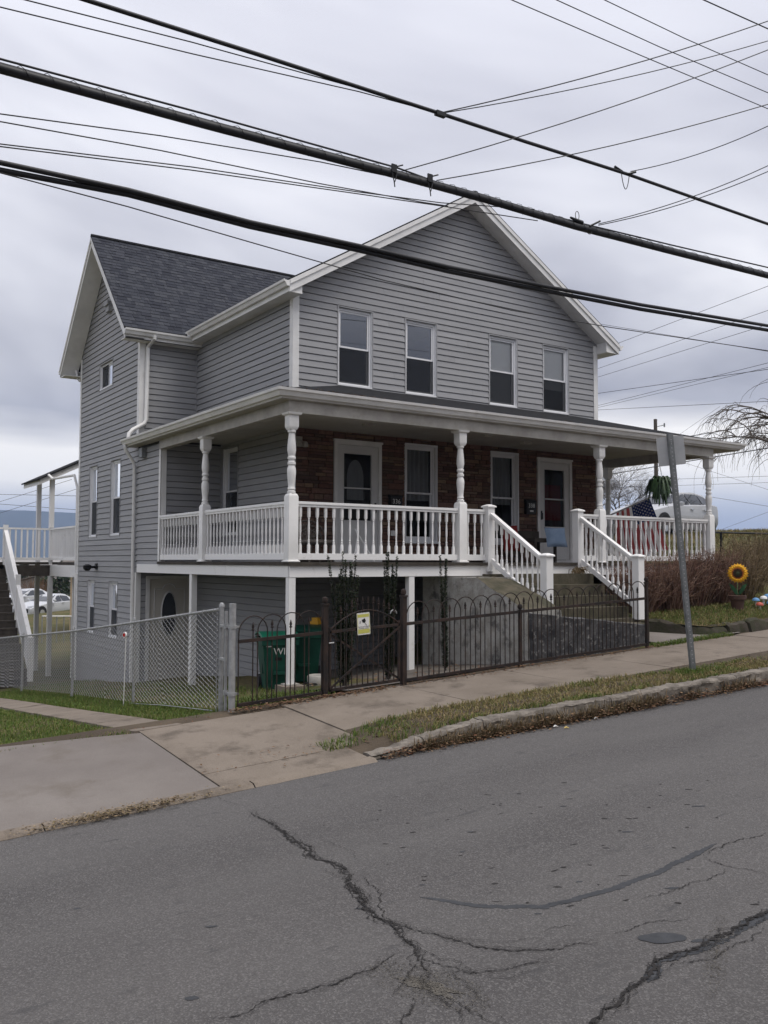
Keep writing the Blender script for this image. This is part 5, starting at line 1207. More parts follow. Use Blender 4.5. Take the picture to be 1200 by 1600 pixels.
# columnar evergreen shrubs behind the iron gate
def column_shrub(px, h, spread, n, label, y=-3.55, lean=0):
    p = aty(px, 1055, y); zb = ground_z(p.x, y); t = thing('columnar_evergreen', label, 'shrub', (p.x, y, zb), group='slim evergreens behind the iron fence'); st = MB(); lf = MB(); rr = random.Random(px)
    for s in range(n):
        a = rr.random()*6.28; r0 = spread*.4*rr.random(); r1 = spread*rr.uniform(.3, 1.25); H = h*rr.uniform(.68, 1.05); b = Vector((p.x+r0*math.cos(a), y+r0*math.sin(a), zb)); e = Vector((p.x+r1*math.cos(a)+lean, y+r1*math.sin(a), zb+H)); st.tube([b, b.lerp(e, .5)+Vector((rr.gauss(0, .02), 0, 0)), e], [.009, .006, .003], 4)
        for k in range(int(H*230)):
            u = rr.uniform(.06, 1); c = b.lerp(e, u); an = rr.random()*6.28; L = rr.uniform(.02, .04); o = rr.uniform(0, .035)*(1.15-u); c = c+Vector((o*math.cos(an), o*math.sin(an), 0)); d = Vector((math.cos(an), math.sin(an), rr.uniform(.3, 1.2))).normalized()*L; q = Vector((-math.sin(an), math.cos(an), 0))*L*.4
            lf.add([c, c+d*.5+q, c+d, c+d*.5-q], [(0, 1, 2, 3)])
    obj('stems', st, 'bark', t); obj('foliage', lf, 'evergreen', t, kind='stuff')
column_shrub(538, 1.98, .22, 20, 'widest dark columnar evergreen behind the left half of the iron gate')
column_shrub(606, 1.88, .14, 12, 'dark columnar evergreen behind the right gate post')
column_shrub(697, 1.8, .09, 7, 'slimmest dark evergreen against the pale stair block')
# ---- bare brown shrubs in the garden bed
def twig_shrub(x, y, h, r, n, label, m='twig', zf=bed_z, group='bare brown shrubs in front of the porch', name='bare_shrub', arch_=.3):
    zb = zf(x, y); t = thing(name, label, 'shrub', (x, y, zb), group=group); mb = MB(); rr = random.Random(int(x*100+y*10)); lv = MB()
    for _ in range(n):
        a = rr.random()*6.283; rad = r*rr.random()**.6; b = Vector((x+rad*.55*math.cos(a), y+rad*.55*math.sin(a), zf(x+rad*.4*math.cos(a), y+rad*.4*math.sin(a))-.02)); H = h*rr.uniform(.5, 1.1); e = Vector((x+rad*math.cos(a)+rr.gauss(0, .15), y+rad*math.sin(a)+rr.gauss(0, .15), zb+H*rr.uniform(.8, 1.05))); mid = b.lerp(e, .55)+Vector((rr.gauss(0, .04), rr.gauss(0, .04), H*.08))
        mb.tube([b, mid, e], [.008, .006, .003], 3, caps=False)
        for k in range(3):
            u = rr.uniform(.35, .95); c = b.lerp(e, u); d = Vector((rr.gauss(0, 1), rr.gauss(0, 1), rr.uniform(-.1, 1.2))).normalized()*rr.uniform(.10, .28); mb.tube([c, c+d], [.0045, .002], 3, caps=False)
        if rr.random() < .5:
            s = rr.uniform(.012, .03); c = e.lerp(b, rr.random()*.5); lv.add([c, c+Vector((s, s*.3, s*.4)), c+Vector((s*.4, s, -s*.8)), c+Vector((-s*.5, s*.2, -s))], [(0, 1, 2, 3)])
    obj('stems', mb, m, t); 
    if lv.f: obj('dead_leaves', lv, 'leaf_litter', t, kind='stuff')
SHR = [(5.75, -3.1, 1.02, .5, 380), (6.6, -3.15, 1.05, .55, 380), (7.45, -3.05, 1.12, .5, 380), (8.3, -3.0, 1.08, .55, 380), (9.2, -2.9, 1.05, .6, 330), (10.2, -2.5, 1.05, .6, 300), (11.3, -2.0, 1.0, .7, 300), (12.5, -1.9, 1.0, .7, 260), (13.6, -1.6, 1.0, .7, 260)]
LBS = ['bare brown shrub beside the right stair newel', 'bare brown shrub left of the leaning sign post foot', 'bare brown shrub behind the leaning sign post', 'bare brown shrub below the hanging flag end', 'bare brown shrub left of the sunflower under the porch corner', 'bare brown shrub behind the sunflower', 'bare brown shrub right of the sunflower near the dark fence', 'bare brown shrub at the right edge behind the mushrooms', 'farthest bare brown shrub at the right edge']
for s, l in zip(SHR, LBS): twig_shrub(*s, l, m='twig' if s[0] < 9 else 'straw')
# ================================================================== STREET SIGN, seen from behind, on a leaning post
sb = Vector((2.47, -6.85, pave_z(2.47, -6.85))); stp = aty(1047, 682, -6.85)
ss = thing('street_sign', 'leaning perforated steel post with blank back of a square sign', 'street sign', sb)
ax = (stp-sb).normalized(); side = Vector((CR.x, CR.y, 0)); side = (side-ax*side.dot(ax)).normalized(); fwd = ax.cross(side).normalized()
if fwd.dot(CAM-sb) < 0: fwd = -fwd
def SS(s, a, f): p = sb+ax*s+side*a+fwd*f; return (p.x, p.y, p.z)
Lp = (stp-sb).length; mb = MB()
U = [(-.045, -.012), (-.030, -.012), (-.022, .020), (.022, .020), (.030, -.012), (.045, -.012), (.045, -.008), (.033, -.008), (.025, .025), (-.025, .025), (-.033, -.008), (-.045, -.008)]
V = [SS(-.3, a, f) for a, f in U]+[SS(Lp+.04, a, f) for a, f in U]; k = len(U); mb.add(V, [(i, (i+1) % k, k+(i+1) % k, k+i) for i in range(k)]); obj('post', mb, 'steel', ss)
hl = MB()
s = .15
while s < Lp: 
    hl.add([SS(s+.008*math.sin(t), .008*math.cos(t), .0262) for t in [i*math.pi/3 for i in range(6)]], [tuple(range(6))]); s += .055
obj('post_holes', hl, 'sign_white' if 0 else 'alu', ss, kind='stuff')
mb = MB(); W2, H2 = .185, .195
def rr_(w, h, r=.02):
    pts = []
    for sx, sy, a0 in ((1, 1, 0), (-1, 1, 90), (-1, -1, 180), (1, -1, 270)):
        for i in range(4): a = R(a0+30*i); pts.append((sx*(w-r)+r*math.cos(a), sy*(h-r)+r*math.sin(a)))
    return pts
zc_ = Lp-H2+.0; mb.prism([SS(zc_+v, u-.0, -.016) for u, v in rr_(W2, H2)], -fwd*.003); obj('sign_plate', mb, 'alu', ss)
mb = MB()
for dz in (-.12, .12): mb.tube([SS(zc_+dz, 0, -.02), SS(zc_+dz, 0, .036)], .008, 6)
obj('bolts', mb, 'galv', ss)
# ================================================================== PORCH THINGS
# hanging fern
hf = thing('hanging_fern', 'dark green fern in a basket hanging from the porch beam', 'hanging plant', (7.34, -2.42, 1.55)); hx, hy, hz = 7.34, -2.42, 1.60
mb = MB(); mb.lathe([(.07, -.16), (.12, -.12), (.14, 0), (.13, 0), (.1, -.1)], 14, (hx, hy, hz)); obj('basket', mb, 'black', hf, smooth=40)
mb = MB()
for i in range(3): a = i*2.1; mb.tube([(hx+.13*math.cos(a), hy+.13*math.sin(a), hz), (hx, hy, hz+.42), (hx, hy, 2.30)], .004, 4)
obj('hanger', mb, 'black', hf)
mb = MB(); rr = random.Random(4)
for i in range(230):
    a = rr.random()*6.283; L = rr.uniform(.25, .66); up = rr.uniform(.05, .28); w = rr.uniform(.010, .024); pts = []
    out = rr.uniform(.10, .36)
    for j in range(7):
        u = j/6; pts.append(Vector((hx+out*math.cos(a)*(u**.6), hy+out*math.sin(a)*(u**.6), hz+up*math.sin(min(1, u*1.6)*math.pi*.55)-L*max(0, u-.25)**1.25*1.1)))
    q = Vector((-math.sin(a), math.cos(a), 0)); V = []
    for j, p in enumerate(pts): ww = w*math.sin(math.pi*(j+.35)/7.2); V += [p-q*ww+Vector((0, 0, -.3*ww)), p+Vector((0, 0, .12*ww)), p+q*ww+Vector((0, 0, -.3*ww))]
    mb.add(V, [f for j in range(6) for f in ((j*3, j*3+1, j*3+4, j*3+3), (j*3+1, j*3+2, j*3+5, j*3+4))])
obj('fronds', mb, 'fern_leaf', hf, smooth=80, kind='stuff')
# flag on a slanted pole
fg = thing('flag', 'drooping red, white and blue flag on a slanted pole in the porch', 'flag', (7.75, -.02, .8))
tip = aty(1016, 777, -1.75); root = Vector((7.55, -.02, .80)); pd = (tip-root).normalized()
mb = MB(); mb.tube([root, tip], .018, 8); mb.lathe([(.01, -.02), (.025, 0), (.01, .03)], 8, tuple(tip)); obj('pole', mb, 'white', fg, smooth=40); mb = MB(); mb.box(7.50, 7.60, -.035, -.0, .70, .90); obj('bracket', mb, 'black', fg)
Hh = .86; Fl = 1.15; nu, nv_ = 52, 46; top = tip-pd*.03
def FP(u, v):   # u along hoist from tip (0..1), v along fly (0..1)
    b = top-pd*(Hh*u); drop = Fl*v; k = v**.7
    s = .055*math.sin(u*15+v*2.2)*k+.03*math.sin(u*31+1)*k
    gath = (.42-u)*.40*k
    return b+Vector((0, 0, -drop*(1-.10*u)))+pd*gath*Hh*.5+Vector((.9*s+.42*v*(.25+.75*(1-u)), s*.3-.05*v, 0))
mb = MB(); V = [tuple(FP(i/nu, j/nv_)) for i in range(nu+1) for j in range(nv_+1)]; F = []; M = []
for i in range(nu):
    for j in range(nv_):
        F.append((i*(nv_+1)+j, (i+1)*(nv_+1)+j, (i+1)*(nv_+1)+j+1, i*(nv_+1)+j+1)); st = int((i+.5)/nu*13); can = (st < 7 and (j+.5)/nv_ < .40); M.append(2 if can else (0 if st % 2 == 0 else 1))
mb.add(V, F); mb.m = M; obj('cloth', mb, ['flag_red', 'flag_white', 'flag_blue'], fg, smooth=80)
S = MB()
nc_ = (CAM-tip).normalized()
for r_i in range(9):
    for c_i in range(6 if r_i % 2 == 0 else 5):
        u = (r_i+1)/10*(7/13); v = ((c_i*2+(1 if r_i % 2 == 0 else 2))/12)*.40; p = FP(u, v); e1 = (FP(u+.01, v)-p).normalized(); e2 = (FP(u, v+.01)-p); e2 = (e2-e1*e2.dot(e1)).normalized()
        for sgn in (1, -1):
            nn = e1.cross(e2)*.004*sgn; ring = [p+nn+(e1*math.cos(t)+e2*math.sin(t))*(.026 if k % 2 == 0 else .011) for k, t in enumerate([i*math.pi/5 for i in range(10)])]; S.add(ring, [tuple(range(10))])
obj('stars', S, 'flag_white', fg, kind='stuff')
# letter boxes with house numbers
def mailbox(u, z, num, label):
    t = thing('mailbox', label, 'mailbox', (u, -.03, z-.15)); mb = MB(); mb.box(u-.135, u+.135, -.125, -.036, z-.16, z+.10); mb.prism([(u-.145, -.036, z+.10), (u-.145, -.14, z+.10), (u-.145, -.13, z+.135), (u-.145, -.036, z+.165)], (.29, 0, 0)); obj('box', mb, 'black', t)
    obj('numerals', text_mb(num, .13, lambda a, b: (u+a, -.1275, z+.02+b)), 'sign_white', t); mb = MB(); mb.box(u-.05, u+.05, -.129, -.125, z-.11, z-.08); obj('name_plate', mb, 'sign_white', t)
mailbox(2.26, 1.17, '336', 'dark wall mailbox numbered 336 between door and window'); mailbox(5.88, 1.22, '338', 'dark wall mailbox numbered 338 left of the door by the steps')
mb = MB(); mb.box(2.18, 2.32, -.06, -.03, .52, .62); tag(obj('outlet_cover', mb, 'white', parent=None), 'small pale outlet cover low on the stone wall', 'outlet')
# porch furniture
ch = thing('wicker_chair', 'round-backed dark wicker chair behind the railing near the corner post', 'chair', (.0, -.75, 0)); mb = MB()
for i in range(22):
    a = math.pi*i/21; mb.tube([(-.02+.36*math.cos(a), -.55+.02*math.sin(i), .35+.38*math.sin(a)), (.02-.30*math.cos(a*.9), -.62, .28+.05*math.sin(i))], .011, 5)
for r_ in (.38, .30, .22, .14): mb.tube([(r_*math.cos(math.pi*i/16), -.58, .36+r_*math.sin(math.pi*i/16)) for i in range(17)], .016, 6)
obj('back', mb, 'wicker', ch, smooth=60); mb = MB(); mb.lathe([(.30, .30), (.34, .34), (.32, .38), (.05, .40)], 16, (0, -.85, 0)); obj('seat', mb, 'wicker', ch, smooth=40)
for dx, dy in ((-.22, -1.05), (.22, -1.05), (-.22, -.65), (.22, -.65)): mb = MB(); mb.tube([(dx, dy, 0), (dx*.8, dy, .33)], .018, 6); obj('leg', mb, 'wicker', ch)
ft = thing('folding_trestle', 'white folded trestle legs leaning beside the wicker chair', 'trestle', (.75, -.5, 0)); mb = MB(); mb.tube([(.52, -1.3, .0), (.88, -.9, .55)], .014, 6); obj('leg', mb, 'white', ft); mb = MB(); mb.tube([(1.0, -1.25, 0), (.80, -.9, .6)], .014, 6); obj('leg', mb, 'white', ft)
bn = thing('porch_chair', 'porch chair with pale blue cushion below the mailbox', 'chair', (5.15, -1.0, 0))
mb = MB(); mb.hexa([(5.0, -1.15, .42), (5.62, -1.15, .42), (5.62, -.6, .42), (5.0, -.6, .42), (5.0, -1.15, .50), (5.62, -1.15, .50), (5.62, -.6, .50), (5.0, -.6, .50)]); obj('seat', mb, 'old_wood', bn)
for x, y in ((5.03, -1.12), (5.59, -1.12), (5.03, -.63), (5.59, -.63)): mb = MB(); mb.box(x-.025, x+.025, y-.025, y+.025, 0, .42); obj('leg', mb, 'old_wood', bn)
mb = MB(); mb.box(5.0, 5.62, -.62, -.58, .5, .66); obj('backrest', mb, 'old_wood', bn)
def cushion(name, c, w, h, d, m, rz, tilt, label):
    mb = MB(); n = 10; V = []
    for side_ in (1, -1):
        for i in range(n+1):
            for j in range(n+1):
                u, v = i/n*2-1, j/n*2-1; pf = (1-u**4)*(1-v**4); k = 1-.06*(1-abs(u*v)); V.append((u*w/2*k, side_*d/2*pf**.5, v*h/2*k))
    F = []
    for s in range(2):
        o = s*(n+1)**2
        for i in range(n):
            for j in range(n): F.append((o+i*(n+1)+j, o+(i+1)*(n+1)+j, o+(i+1)*(n+1)+j+1, o+i*(n+1)+j+1))
    mb.add(V, F); return tag(obj(name, mb, m, smooth=70, loc=c, rot=(tilt, 0, rz)), label, 'cushion')
cushion('cushion', (5.52, -1.22, .52), .52, .42, .14, 'blue_cloth', R(-8), R(-14), 'pale blue square cushion on the porch chair by the steps')
cushion('cushion', (4.72, -.72, .50), .42, .55, .16, 'red_cloth', R(-5), R(-12), 'dark red cushion behind the left stair railing')
pl = thing('potted_plant', 'dead potted plant hanging at the deck edge beside the right newel', 'plant', (4.72, -2.60, -.2)); mb = MB(); rr = random.Random(9)
for i in range(60): a = rr.random()*6.28; c = Vector((4.70+rr.gauss(0, .06), -2.62+rr.gauss(0, .03), -.12)); mb.tube([c, c+Vector((.10*math.cos(a), -.05, rr.uniform(-.1, .06))), c+Vector((.16*math.cos(a), -.07, rr.uniform(-.2, .0)))], [.006, .008, .003], 3)
obj('stems', mb, 'straw', pl); mb = MB(); mb.lathe([(.05, -.30), (.075, -.16), (.08, -.15)], 10, (4.70, -2.60, 0)); obj('pot', mb, 'pot', pl, smooth=40)
# ================================================================== GARDEN ORNAMENTS
fx, fy = 7.9, -3.8; fzb = bed_z(fx, fy)
sf = thing('sunflower_ornament', 'big yellow sunflower ornament in a brown pot on the garden bed', 'ornament', (fx, fy, fzb))
mb = MB(); mb.lathe([(.10, -.03), (.105, 0), (.135, .20), (.14, .20), (.165, .205), (.175, .28), (.16, .285), (.15, .25), (.02, .24)], 18, (fx, fy, fzb)); obj('pot', mb, 'pot', sf, smooth=35)
mb = MB(); mb.tube([(fx, fy, fzb+.2), (fx, fy-.01, fzb+.62)], .008, 6); obj('stem', mb, 'stemgreen', sf)
fc = Vector((fx, fy-.02, fzb+.72)); tocam = (CAM-fc); tocam.z = 0; tocam.normalize(); sx_ = Vector((-tocam.y, tocam.x, 0))
def SFP(u, v, n): p = fc+sx_*u+Vector((0, 0, 1))*v+tocam*n; return (p.x, p.y, p.z)
for ringi, (n, r0, r1, dn, off) in enumerate(((20, .085, .205, .0, 0), (20, .08, .185, .012, .157))):
    for i in range(n):
        a = 2*math.pi*i/n+off; c, s = math.cos(a), math.sin(a); q = (-s, c); w = .023; mid = (r0+r1)*.52; mb = MB()
        P_ = [(r0*c, r0*s, dn), (mid*c+q[0]*w, mid*s+q[1]*w, dn+.006), (r1*c, r1*s, dn-.01), (mid*c-q[0]*w, mid*s-q[1]*w, dn+.006), (mid*c, mid*s, dn+.016)]
        mb.add([SFP(*p) for p in P_], [(0, 1, 4), (1, 2, 4), (2, 3, 4), (3, 0, 4)]); obj('petal', mb, 'petal', sf)
for r0, n_, m_, nm in ((.115, .018, 'petal_in', 'inner_ring'), (.090, .026, 'seedhead', 'seed_head'), (.036, .034, 'seedcore', 'seed_centre')):
    mb = MB(); k = 24; V = [SFP(0, 0, n_+.012)]+[SFP(r0*(1+.06*math.sin(9*t))*math.cos(t), r0*(1+.06*math.sin(9*t))*math.sin(t), n_) for t in [2*math.pi*i/k for i in range(k)]]; mb.add(V, [(0, 1+i, 1+(i+1) % k) for i in range(k)]); obj(nm, mb, m_, sf, smooth=60)
for s in (-1, 1):
    mb = MB(); L = [(0, -.43, .0), (.05, -.41, .02), (.12, -.32, .025), (.17, -.20, .0), (.09, -.235, .03), (.02, -.34, .015)]; mb.add([SFP(s*a, b, c) for a, b, c in L], [(0, 1, 5), (1, 2, 4, 5), (2, 3, 4)]); obj('leaf', mb, 'leafgreen', sf)
def mushroom(px, py, m, label, s=1.0, Yp=-3.75):
    p = aty(px, py, Yp); zb = bed_z(p.x, p.y); t = thing('mushroom_ornament', label, 'ornament', (p.x, p.y, zb), group='mushroom ornaments on the bed'); h = max(.08, p.z-zb)
    mb = MB(); mb.lathe([(.028*s, -.02), (.022*s, h*.5), (.02*s, h)], 10, (p.x, p.y, zb)); obj('stalk', mb, 'cap_white', t, smooth=40); mb = MB(); mb.lathe([(.02*s, h-.015), (.075*s, h-.01), (.07*s, h+.02), (.045*s, h+.045), (.005, h+.055)], 14, (p.x, p.y, zb)); obj('cap', mb, m, t, smooth=50)
mushroom(1181, 938, 'cap_blue', 'leftmost blue-capped mushroom ornament'); mushroom(1193, 935, 'cap_white', 'white-capped mushroom ornament beside the blue one'); mushroom(1187, 945, 'cap_red', 'low red-capped mushroom ornament in front of the others', 1, -3.95); mushroom(1200, 932, 'cap_blue', 'blue-capped mushroom ornament at the right edge of the photo', 1.2); mushroom(1205, 944, 'cap_blue', 'larger blue mushroom cut by the photo edge', 1.2, -3.9)
# ================================================================== BACKGROUND
def car(name, label, loc, rz, stations, glassp, paint='carpaint'):
    t = thing(name, label, 'car', loc, rz); mb = MB(); V = []
    for x, zb, zm, zr, wl, wb, wr in stations:
        half = [(wl*.92, zb), (wl, zb+.12), (wb, (zb+zm)/2+.08), (wb*.985, zm), (wr+(wb-wr)*.25, zm+(zr-zm)*.55), (wr, zr-.05*(zr-zm)), (wr*.55, zr)]
        V += [(x, w, z) for w, z in half]+[(x, -w, z) for w, z in half[::-1]]
    k = 14; n = len(stations); F = [(i*k+j, i*k+(j+1) % k, (i+1)*k+(j+1) % k, (i+1)*k+j) for i in range(n-1) for j in range(k)]+[tuple(range(k)), tuple(range((n-1)*k, n*k))[::-1]]
    mb.add(V, F); obj('body', mb, paint, t, smooth=32, world=False)
    def surf(x, f):    # half-width of the cabin side at height fraction f between belt and roof
        for a, b in zip(stations, stations[1:]):
            if b[0] <= x <= a[0]:
                u = (x-a[0])/(b[0]-a[0]); L = [a[i]+(b[i]-a[i])*u for i in range(7)]; zm, zr, wb, wr = L[2], L[3], L[5], L[6]; z = zm+(zr-zm)*f
                w = (wb*.985+(wr+(wb-wr)*.25-wb*.985)*f/.55) if f < .55 else (wr+(wb-wr)*.25)+((wr)-(wr+(wb-wr)*.25))*(f-.55)/.4
                return w, z
        return .8, 1
    for s in (1, -1):
        for quad in glassp:
            m_ = MB(); pts = []
            for x, f in quad: w, z = surf(x, f); pts.append((x, s*(w+.012), z))
            m_.quad(*pts); obj('side_window', m_, 'carglass', t, world=False)
    ws_ = [q for q in stations]; a, b = ws_[3], ws_[4]
    m_ = MB(); m_.quad((a[0]+.02, -a[5]*.86, a[2]+.10), (a[0]+.02, a[5]*.86, a[2]+.10), (b[0]+.06, b[6]*.9, b[3]-.04), (b[0]+.06, -b[6]*.9, b[3]-.04)); obj('windscreen', m_, 'carglass', t, world=False)
    for x in (stations[1][0]-.55, stations[-2][0]+.62):
        for s in (1, -1):
            m_ = MB(); m_.tube([(x, s*.70, .34), (x, s*.93, .34)], .34, 20); wv = obj('wheel', m_, 'rubber', t, smooth=40, world=False); m_ = MB(); m_.tube([(x, s*.925, .34), (x, s*.945, .34)], .21, 16); obj('rim', m_, 'silver', wv, smooth=40, world=False)
            m_ = MB(); m_.tube([(x, s*.86, .36), (x, s*.915, .36)], .40, 20); obj('wheel_arch', m_, 'black', t, smooth=40, world=False)
    x0 = stations[0][0]
    for s in (1, -1):
        m_ = MB(); m_.hexa([(x0-.28, s*.60, .66), (x0-.02, s*.45, .66), (x0-.02, s*.62, .66), (x0-.28, s*.86, .66), (x0-.30, s*.60, .80), (x0-.05, s*.45, .76), (x0-.05, s*.62, .76), (x0-.30, s*.86, .80)]); obj('headlight', m_, 'silver', t, world=False)
        m_ = MB(); x1 = stations[-1][0]; m_.box(x1-.015, x1+.10, s*.66-.10, s*.66+.10, .74, .90); obj('tail_light', m_, 'red_lens', t, world=False)
        m_ = MB(); m_.lathe([(.03, -.06), (.09, -.05), (.10, .05), (.04, .07)], 8, (.62, s*1.02, 1.06)); obj('mirror', m_, paint, t, smooth=40, world=False)
        for hxx in (-.25, -1.1): m_ = MB(); m_.box(hxx-.09, hxx+.09, s*.93-.02, s*.93+.02, .90, .93); obj('door_handle', m_, 'silver', t, world=False)
    m_ = MB(); m_.box(x0-.06, x0+.01, -.55, .55, .38, .60); obj('grille', m_, 'black', t, world=False)
    return t
SUV = [(2.20, .32, .62, .66, .66, .68, .55), (2.02, .24, .80, .85, .84, .86, .70), (1.25, .24, .95, 1.02, .88, .90, .78), (.80, .24, 1.0, 1.08, .89, .91, .80), (.05, .24, 1.02, 1.50, .89, .91, .62), (-.75, .24, 1.05, 1.55, .89, .91, .62), (-1.55, .24, 1.10, 1.48, .88, .90, .58), (-2.05, .28, 1.08, 1.22, .85, .87, .60), (-2.25, .36, .92, .98, .78, .80, .60)]
GL = [[(.62, .12), (-.15, .10), (-.12, .86), (.10, .86)], [(-.21, .10), (-.98, .10), (-.95, .86), (-.18, .86)], [(-1.05, .10), (-1.75, .22), (-1.52, .78), (-1.02, .86)]]
car('parked_suv', 'white sport utility car parked on the rise behind the porch', tuple(atdepth(1038, 845, 31))[:2]+(.88,), R(188), SUV, GL)
# dark chain-link fence on the bank
df = thing('dark_fence', 'black chain-link fence on the grassy bank right of the porch', 'fence', (11, -1, 0)); mb = MB(); mb.tube([(10.9, -1, .74), (24, -1, .80)], .022, 8); obj('top_rail', mb, 'black', df, smooth=40)
for x in (10.9, 11.35, 14, 16.7, 19.4, 22.1): mb = MB(); mb.tube([(x, -1, -.9), (x, -1, .76)], .03, 8); obj('post', mb, 'black', df, smooth=40)
mb = MB(); x = 10.9
while x < 23:
    for dx in (1, -1): mb.tube([(x, -1, -.3), (x+dx*1.04, -1, .74)], .0022, 3, caps=False)
    x += .09
obj('chain_mesh', mb, 'black', df, kind='stuff')
# bare trees
def bare_tree(name, label, base, h, seed, spread, weep, r0, depth=4, target=None, n1=7):
    rr = random.Random(seed); t = thing(name, label, 'tree', base, group='bare trees'); tr = MB(); br = MB(); b = Vector(base)
    top = b+Vector((rr.gauss(0, .2), rr.gauss(0, .2), h*.45)); tr.tube([b-Vector((0, 0, .3)), b.lerp(top, .5)+Vector((.08, .05, 0)), top], [r0, r0*.8, r0*.62], 8); obj('trunk', tr, 'bark', t, smooth=60)
    def grow(p, d, L, r, lvl):
        pts = [p]; q = p.copy(); dd = d.copy(); k = 6
        for i in range(k):
            dd = (dd+Vector((rr.gauss(0, .13), rr.gauss(0, .13), rr.gauss(0, .08)-weep*(lvl/depth)**1.5*.30*(i/k+.3)))).normalized(); q = q+dd*L/k; pts.append(q.copy())
            if lvl < depth and i >= 1:
                for _ in range(2 if lvl < depth-1 else 2):
                    if rr.random() < .78:
                        a = rr.random()*6.28; ax = Vector((math.cos(a), math.sin(a), rr.uniform(-.2, .7))); grow(q, (dd*.75+ax*.7).normalized(), L*rr.uniform(.45, .68), r*.5*(1-i/k*.4), lvl+1)
        br.tube(pts, [max(.0035, r*(1-.75*i/k)) for i in range(k+1)], 4 if lvl > 1 else 6, caps=False)
    for i in range(n1):
        a = 6.283*i/n1+rr.random(); grow(b.lerp(top, rr.uniform(.7, 1)), Vector((math.cos(a)*spread, math.sin(a)*spread, rr.uniform(.6, 1.1))).normalized(), h*rr.uniform(.38, .5), r0*.42, 1)
    obj('crown', br, 'bark', t, smooth=80); return t
pt = atdepth(1285, 882, 29); bare_tree('bare_tree', 'bare weeping tree at the right edge of the photo', (pt.x, pt.y, yard_r(pt.x, pt.y)), 6.8, 21, 1.25, 2.0, .15, 3, n1=11)
pt = atdepth(968, 860, 75); bare_tree('bare_tree', 'small distant bare tree seen under the porch roof right of the stone wall', (pt.x, pt.y, yard_r(pt.x, pt.y)-.2), 7.0, 5, .9, .2, .16, 4, n1=6)
pt = atdepth(915, 860, 80); bare_tree('bare_tree', 'distant bare tree mostly hidden behind the porch', (pt.x, pt.y, yard_r(pt.x, pt.y)-.2), 7.4, 8, .9, .2, .16, 4, n1=6)
# utility pole beyond the porch
pt = atdepth(1024, 655, 58); up = thing('utility_pole', 'thin utility pole rising behind the porch roof', 'utility pole', (pt.x, pt.y, 1.0)); mb = MB(); mb.tube([(pt.x, pt.y, .2), (pt.x, pt.y, pt.z)], [.15, .11], 8); obj('pole', mb, 'bark', up, smooth=40); mb = MB(); mb.tube([(pt.x, pt.y, pt.z-.5), (pt.x+.55, pt.y-.3, pt.z-.35)], .03, 5); mb.tube([(pt.x+.5, pt.y-.3, pt.z-.5), (pt.x+.5, pt.y-.3, pt.z-.25)], .05, 6); obj('arm', mb, 'steel', up)
# far houses and cars
def far_house(label, c, w, d, h, rz, roofh, wm, rm, axis_x=True, wins=3):
    t = thing('far_house', label, 'house', c, rz); mb = MB(); mb.box(-w/2, w/2, -d/2, d/2, -2, h)
    mb.prism([(-w/2, -d/2, h), (-w/2, d/2, h), (-w/2, 0, h+roofh)], (w, 0, 0)) if axis_x else mb.prism([(-w/2, -d/2, h), (w/2, -d/2, h), (0, -d/2, h+roofh)], (0, d, 0)); obj('wall', mb, wm, t, world=False)
    R_ = MB(); o = .35
    if axis_x:
        for s in (-1, 1): R_.prism([(-w/2-o, s*(d/2+o), h-o*roofh/(d/2)), (w/2+o, s*(d/2+o), h-o*roofh/(d/2)), (w/2+o, 0, h+roofh+.05), (-w/2-o, 0, h+roofh+.05)], (0, 0, .10))
    else:
        for s in (-1, 1): R_.prism([(s*(w/2+o), -d/2-o, h-o*roofh/(w/2)), (s*(w/2+o), d/2+o, h-o*roofh/(w/2)), (0, d/2+o, h+roofh+.05), (0, -d/2-o, h+roofh+.05)], (0, 0, .10))
    obj('roof', R_, rm, t, world=False)
    for i in range(wins):
        x = -w/2+w*(i+.5)/wins; m_ = MB(); m_.box(x-.45, x+.45, -d/2-.05, -d/2+.02, .9, 2.2); wi = obj('window', m_, 'house_white', t, world=False); m_ = MB(); m_.box(x-.37, x+.37, -d/2-.06, -d/2-.045, .98, 2.12); obj('pane', m_, 'carglass', wi, world=False)
    return t
p = atdepth(101, 960, 40)+CR*2.9+Vector((CFW.x, CFW.y, 0))*2; far_house('tan stucco building beyond the back deck posts', (p.x, p.y, -3.5), 5.0, 5, 3.4, -CYAW, 1.2, 'tan_wall', 'roof_brown', wins=0)
p = atdepth(78, 930, 88); far_house('low grey house with brown gable roof seen below the back deck', (p.x, p.y, -5.2), 12, 8, 2.2, R(-28), 1.6, 'house_grey', 'roof_brown', False)
p = atdepth(52, 900, 120); far_house('white house far below the back deck', (p.x-2, p.y, -5.0), 11, 9, 3.2, R(-34), 2.0, 'house_white', 'house_grey')
p = atdepth(20, 905, 140); far_house('pale far house behind the back stair', (p.x-6, p.y, -6), 12, 9, 3.6, R(-30), 2.4, 'house_white', 'roof_brown')
SED = [(2.3, .30, .60, .64, .66, .70, .55), (2.1, .22, .72, .78, .84, .86, .70), (1.2, .22, .86, .93, .86, .88, .76), (.75, .22, .92, 1.0, .87, .89, .76), (-.05, .22, .93, 1.40, .87, .89, .58), (-.75, .22, .95, 1.42, .87, .89, .58), (-1.4, .22, .98, 1.08, .86, .88, .70), (-2.05, .24, .96, 1.02, .83, .85, .68), (-2.25, .34, .80, .84, .76, .78, .60)]
GLS = [[(.5, .12), (-.2, .1), (-.2, .86), (.05, .86)], [(-.26, .1), (-1.0, .12), (-.85, .8), (-.26, .86)]]
p = atdepth(76, 945, 56); zg = p.z-.75
car('parked_sedan', 'white sedan with red tail light beyond the back deck', (p.x, p.y, zg), R(60+180-26), SED, GLS)
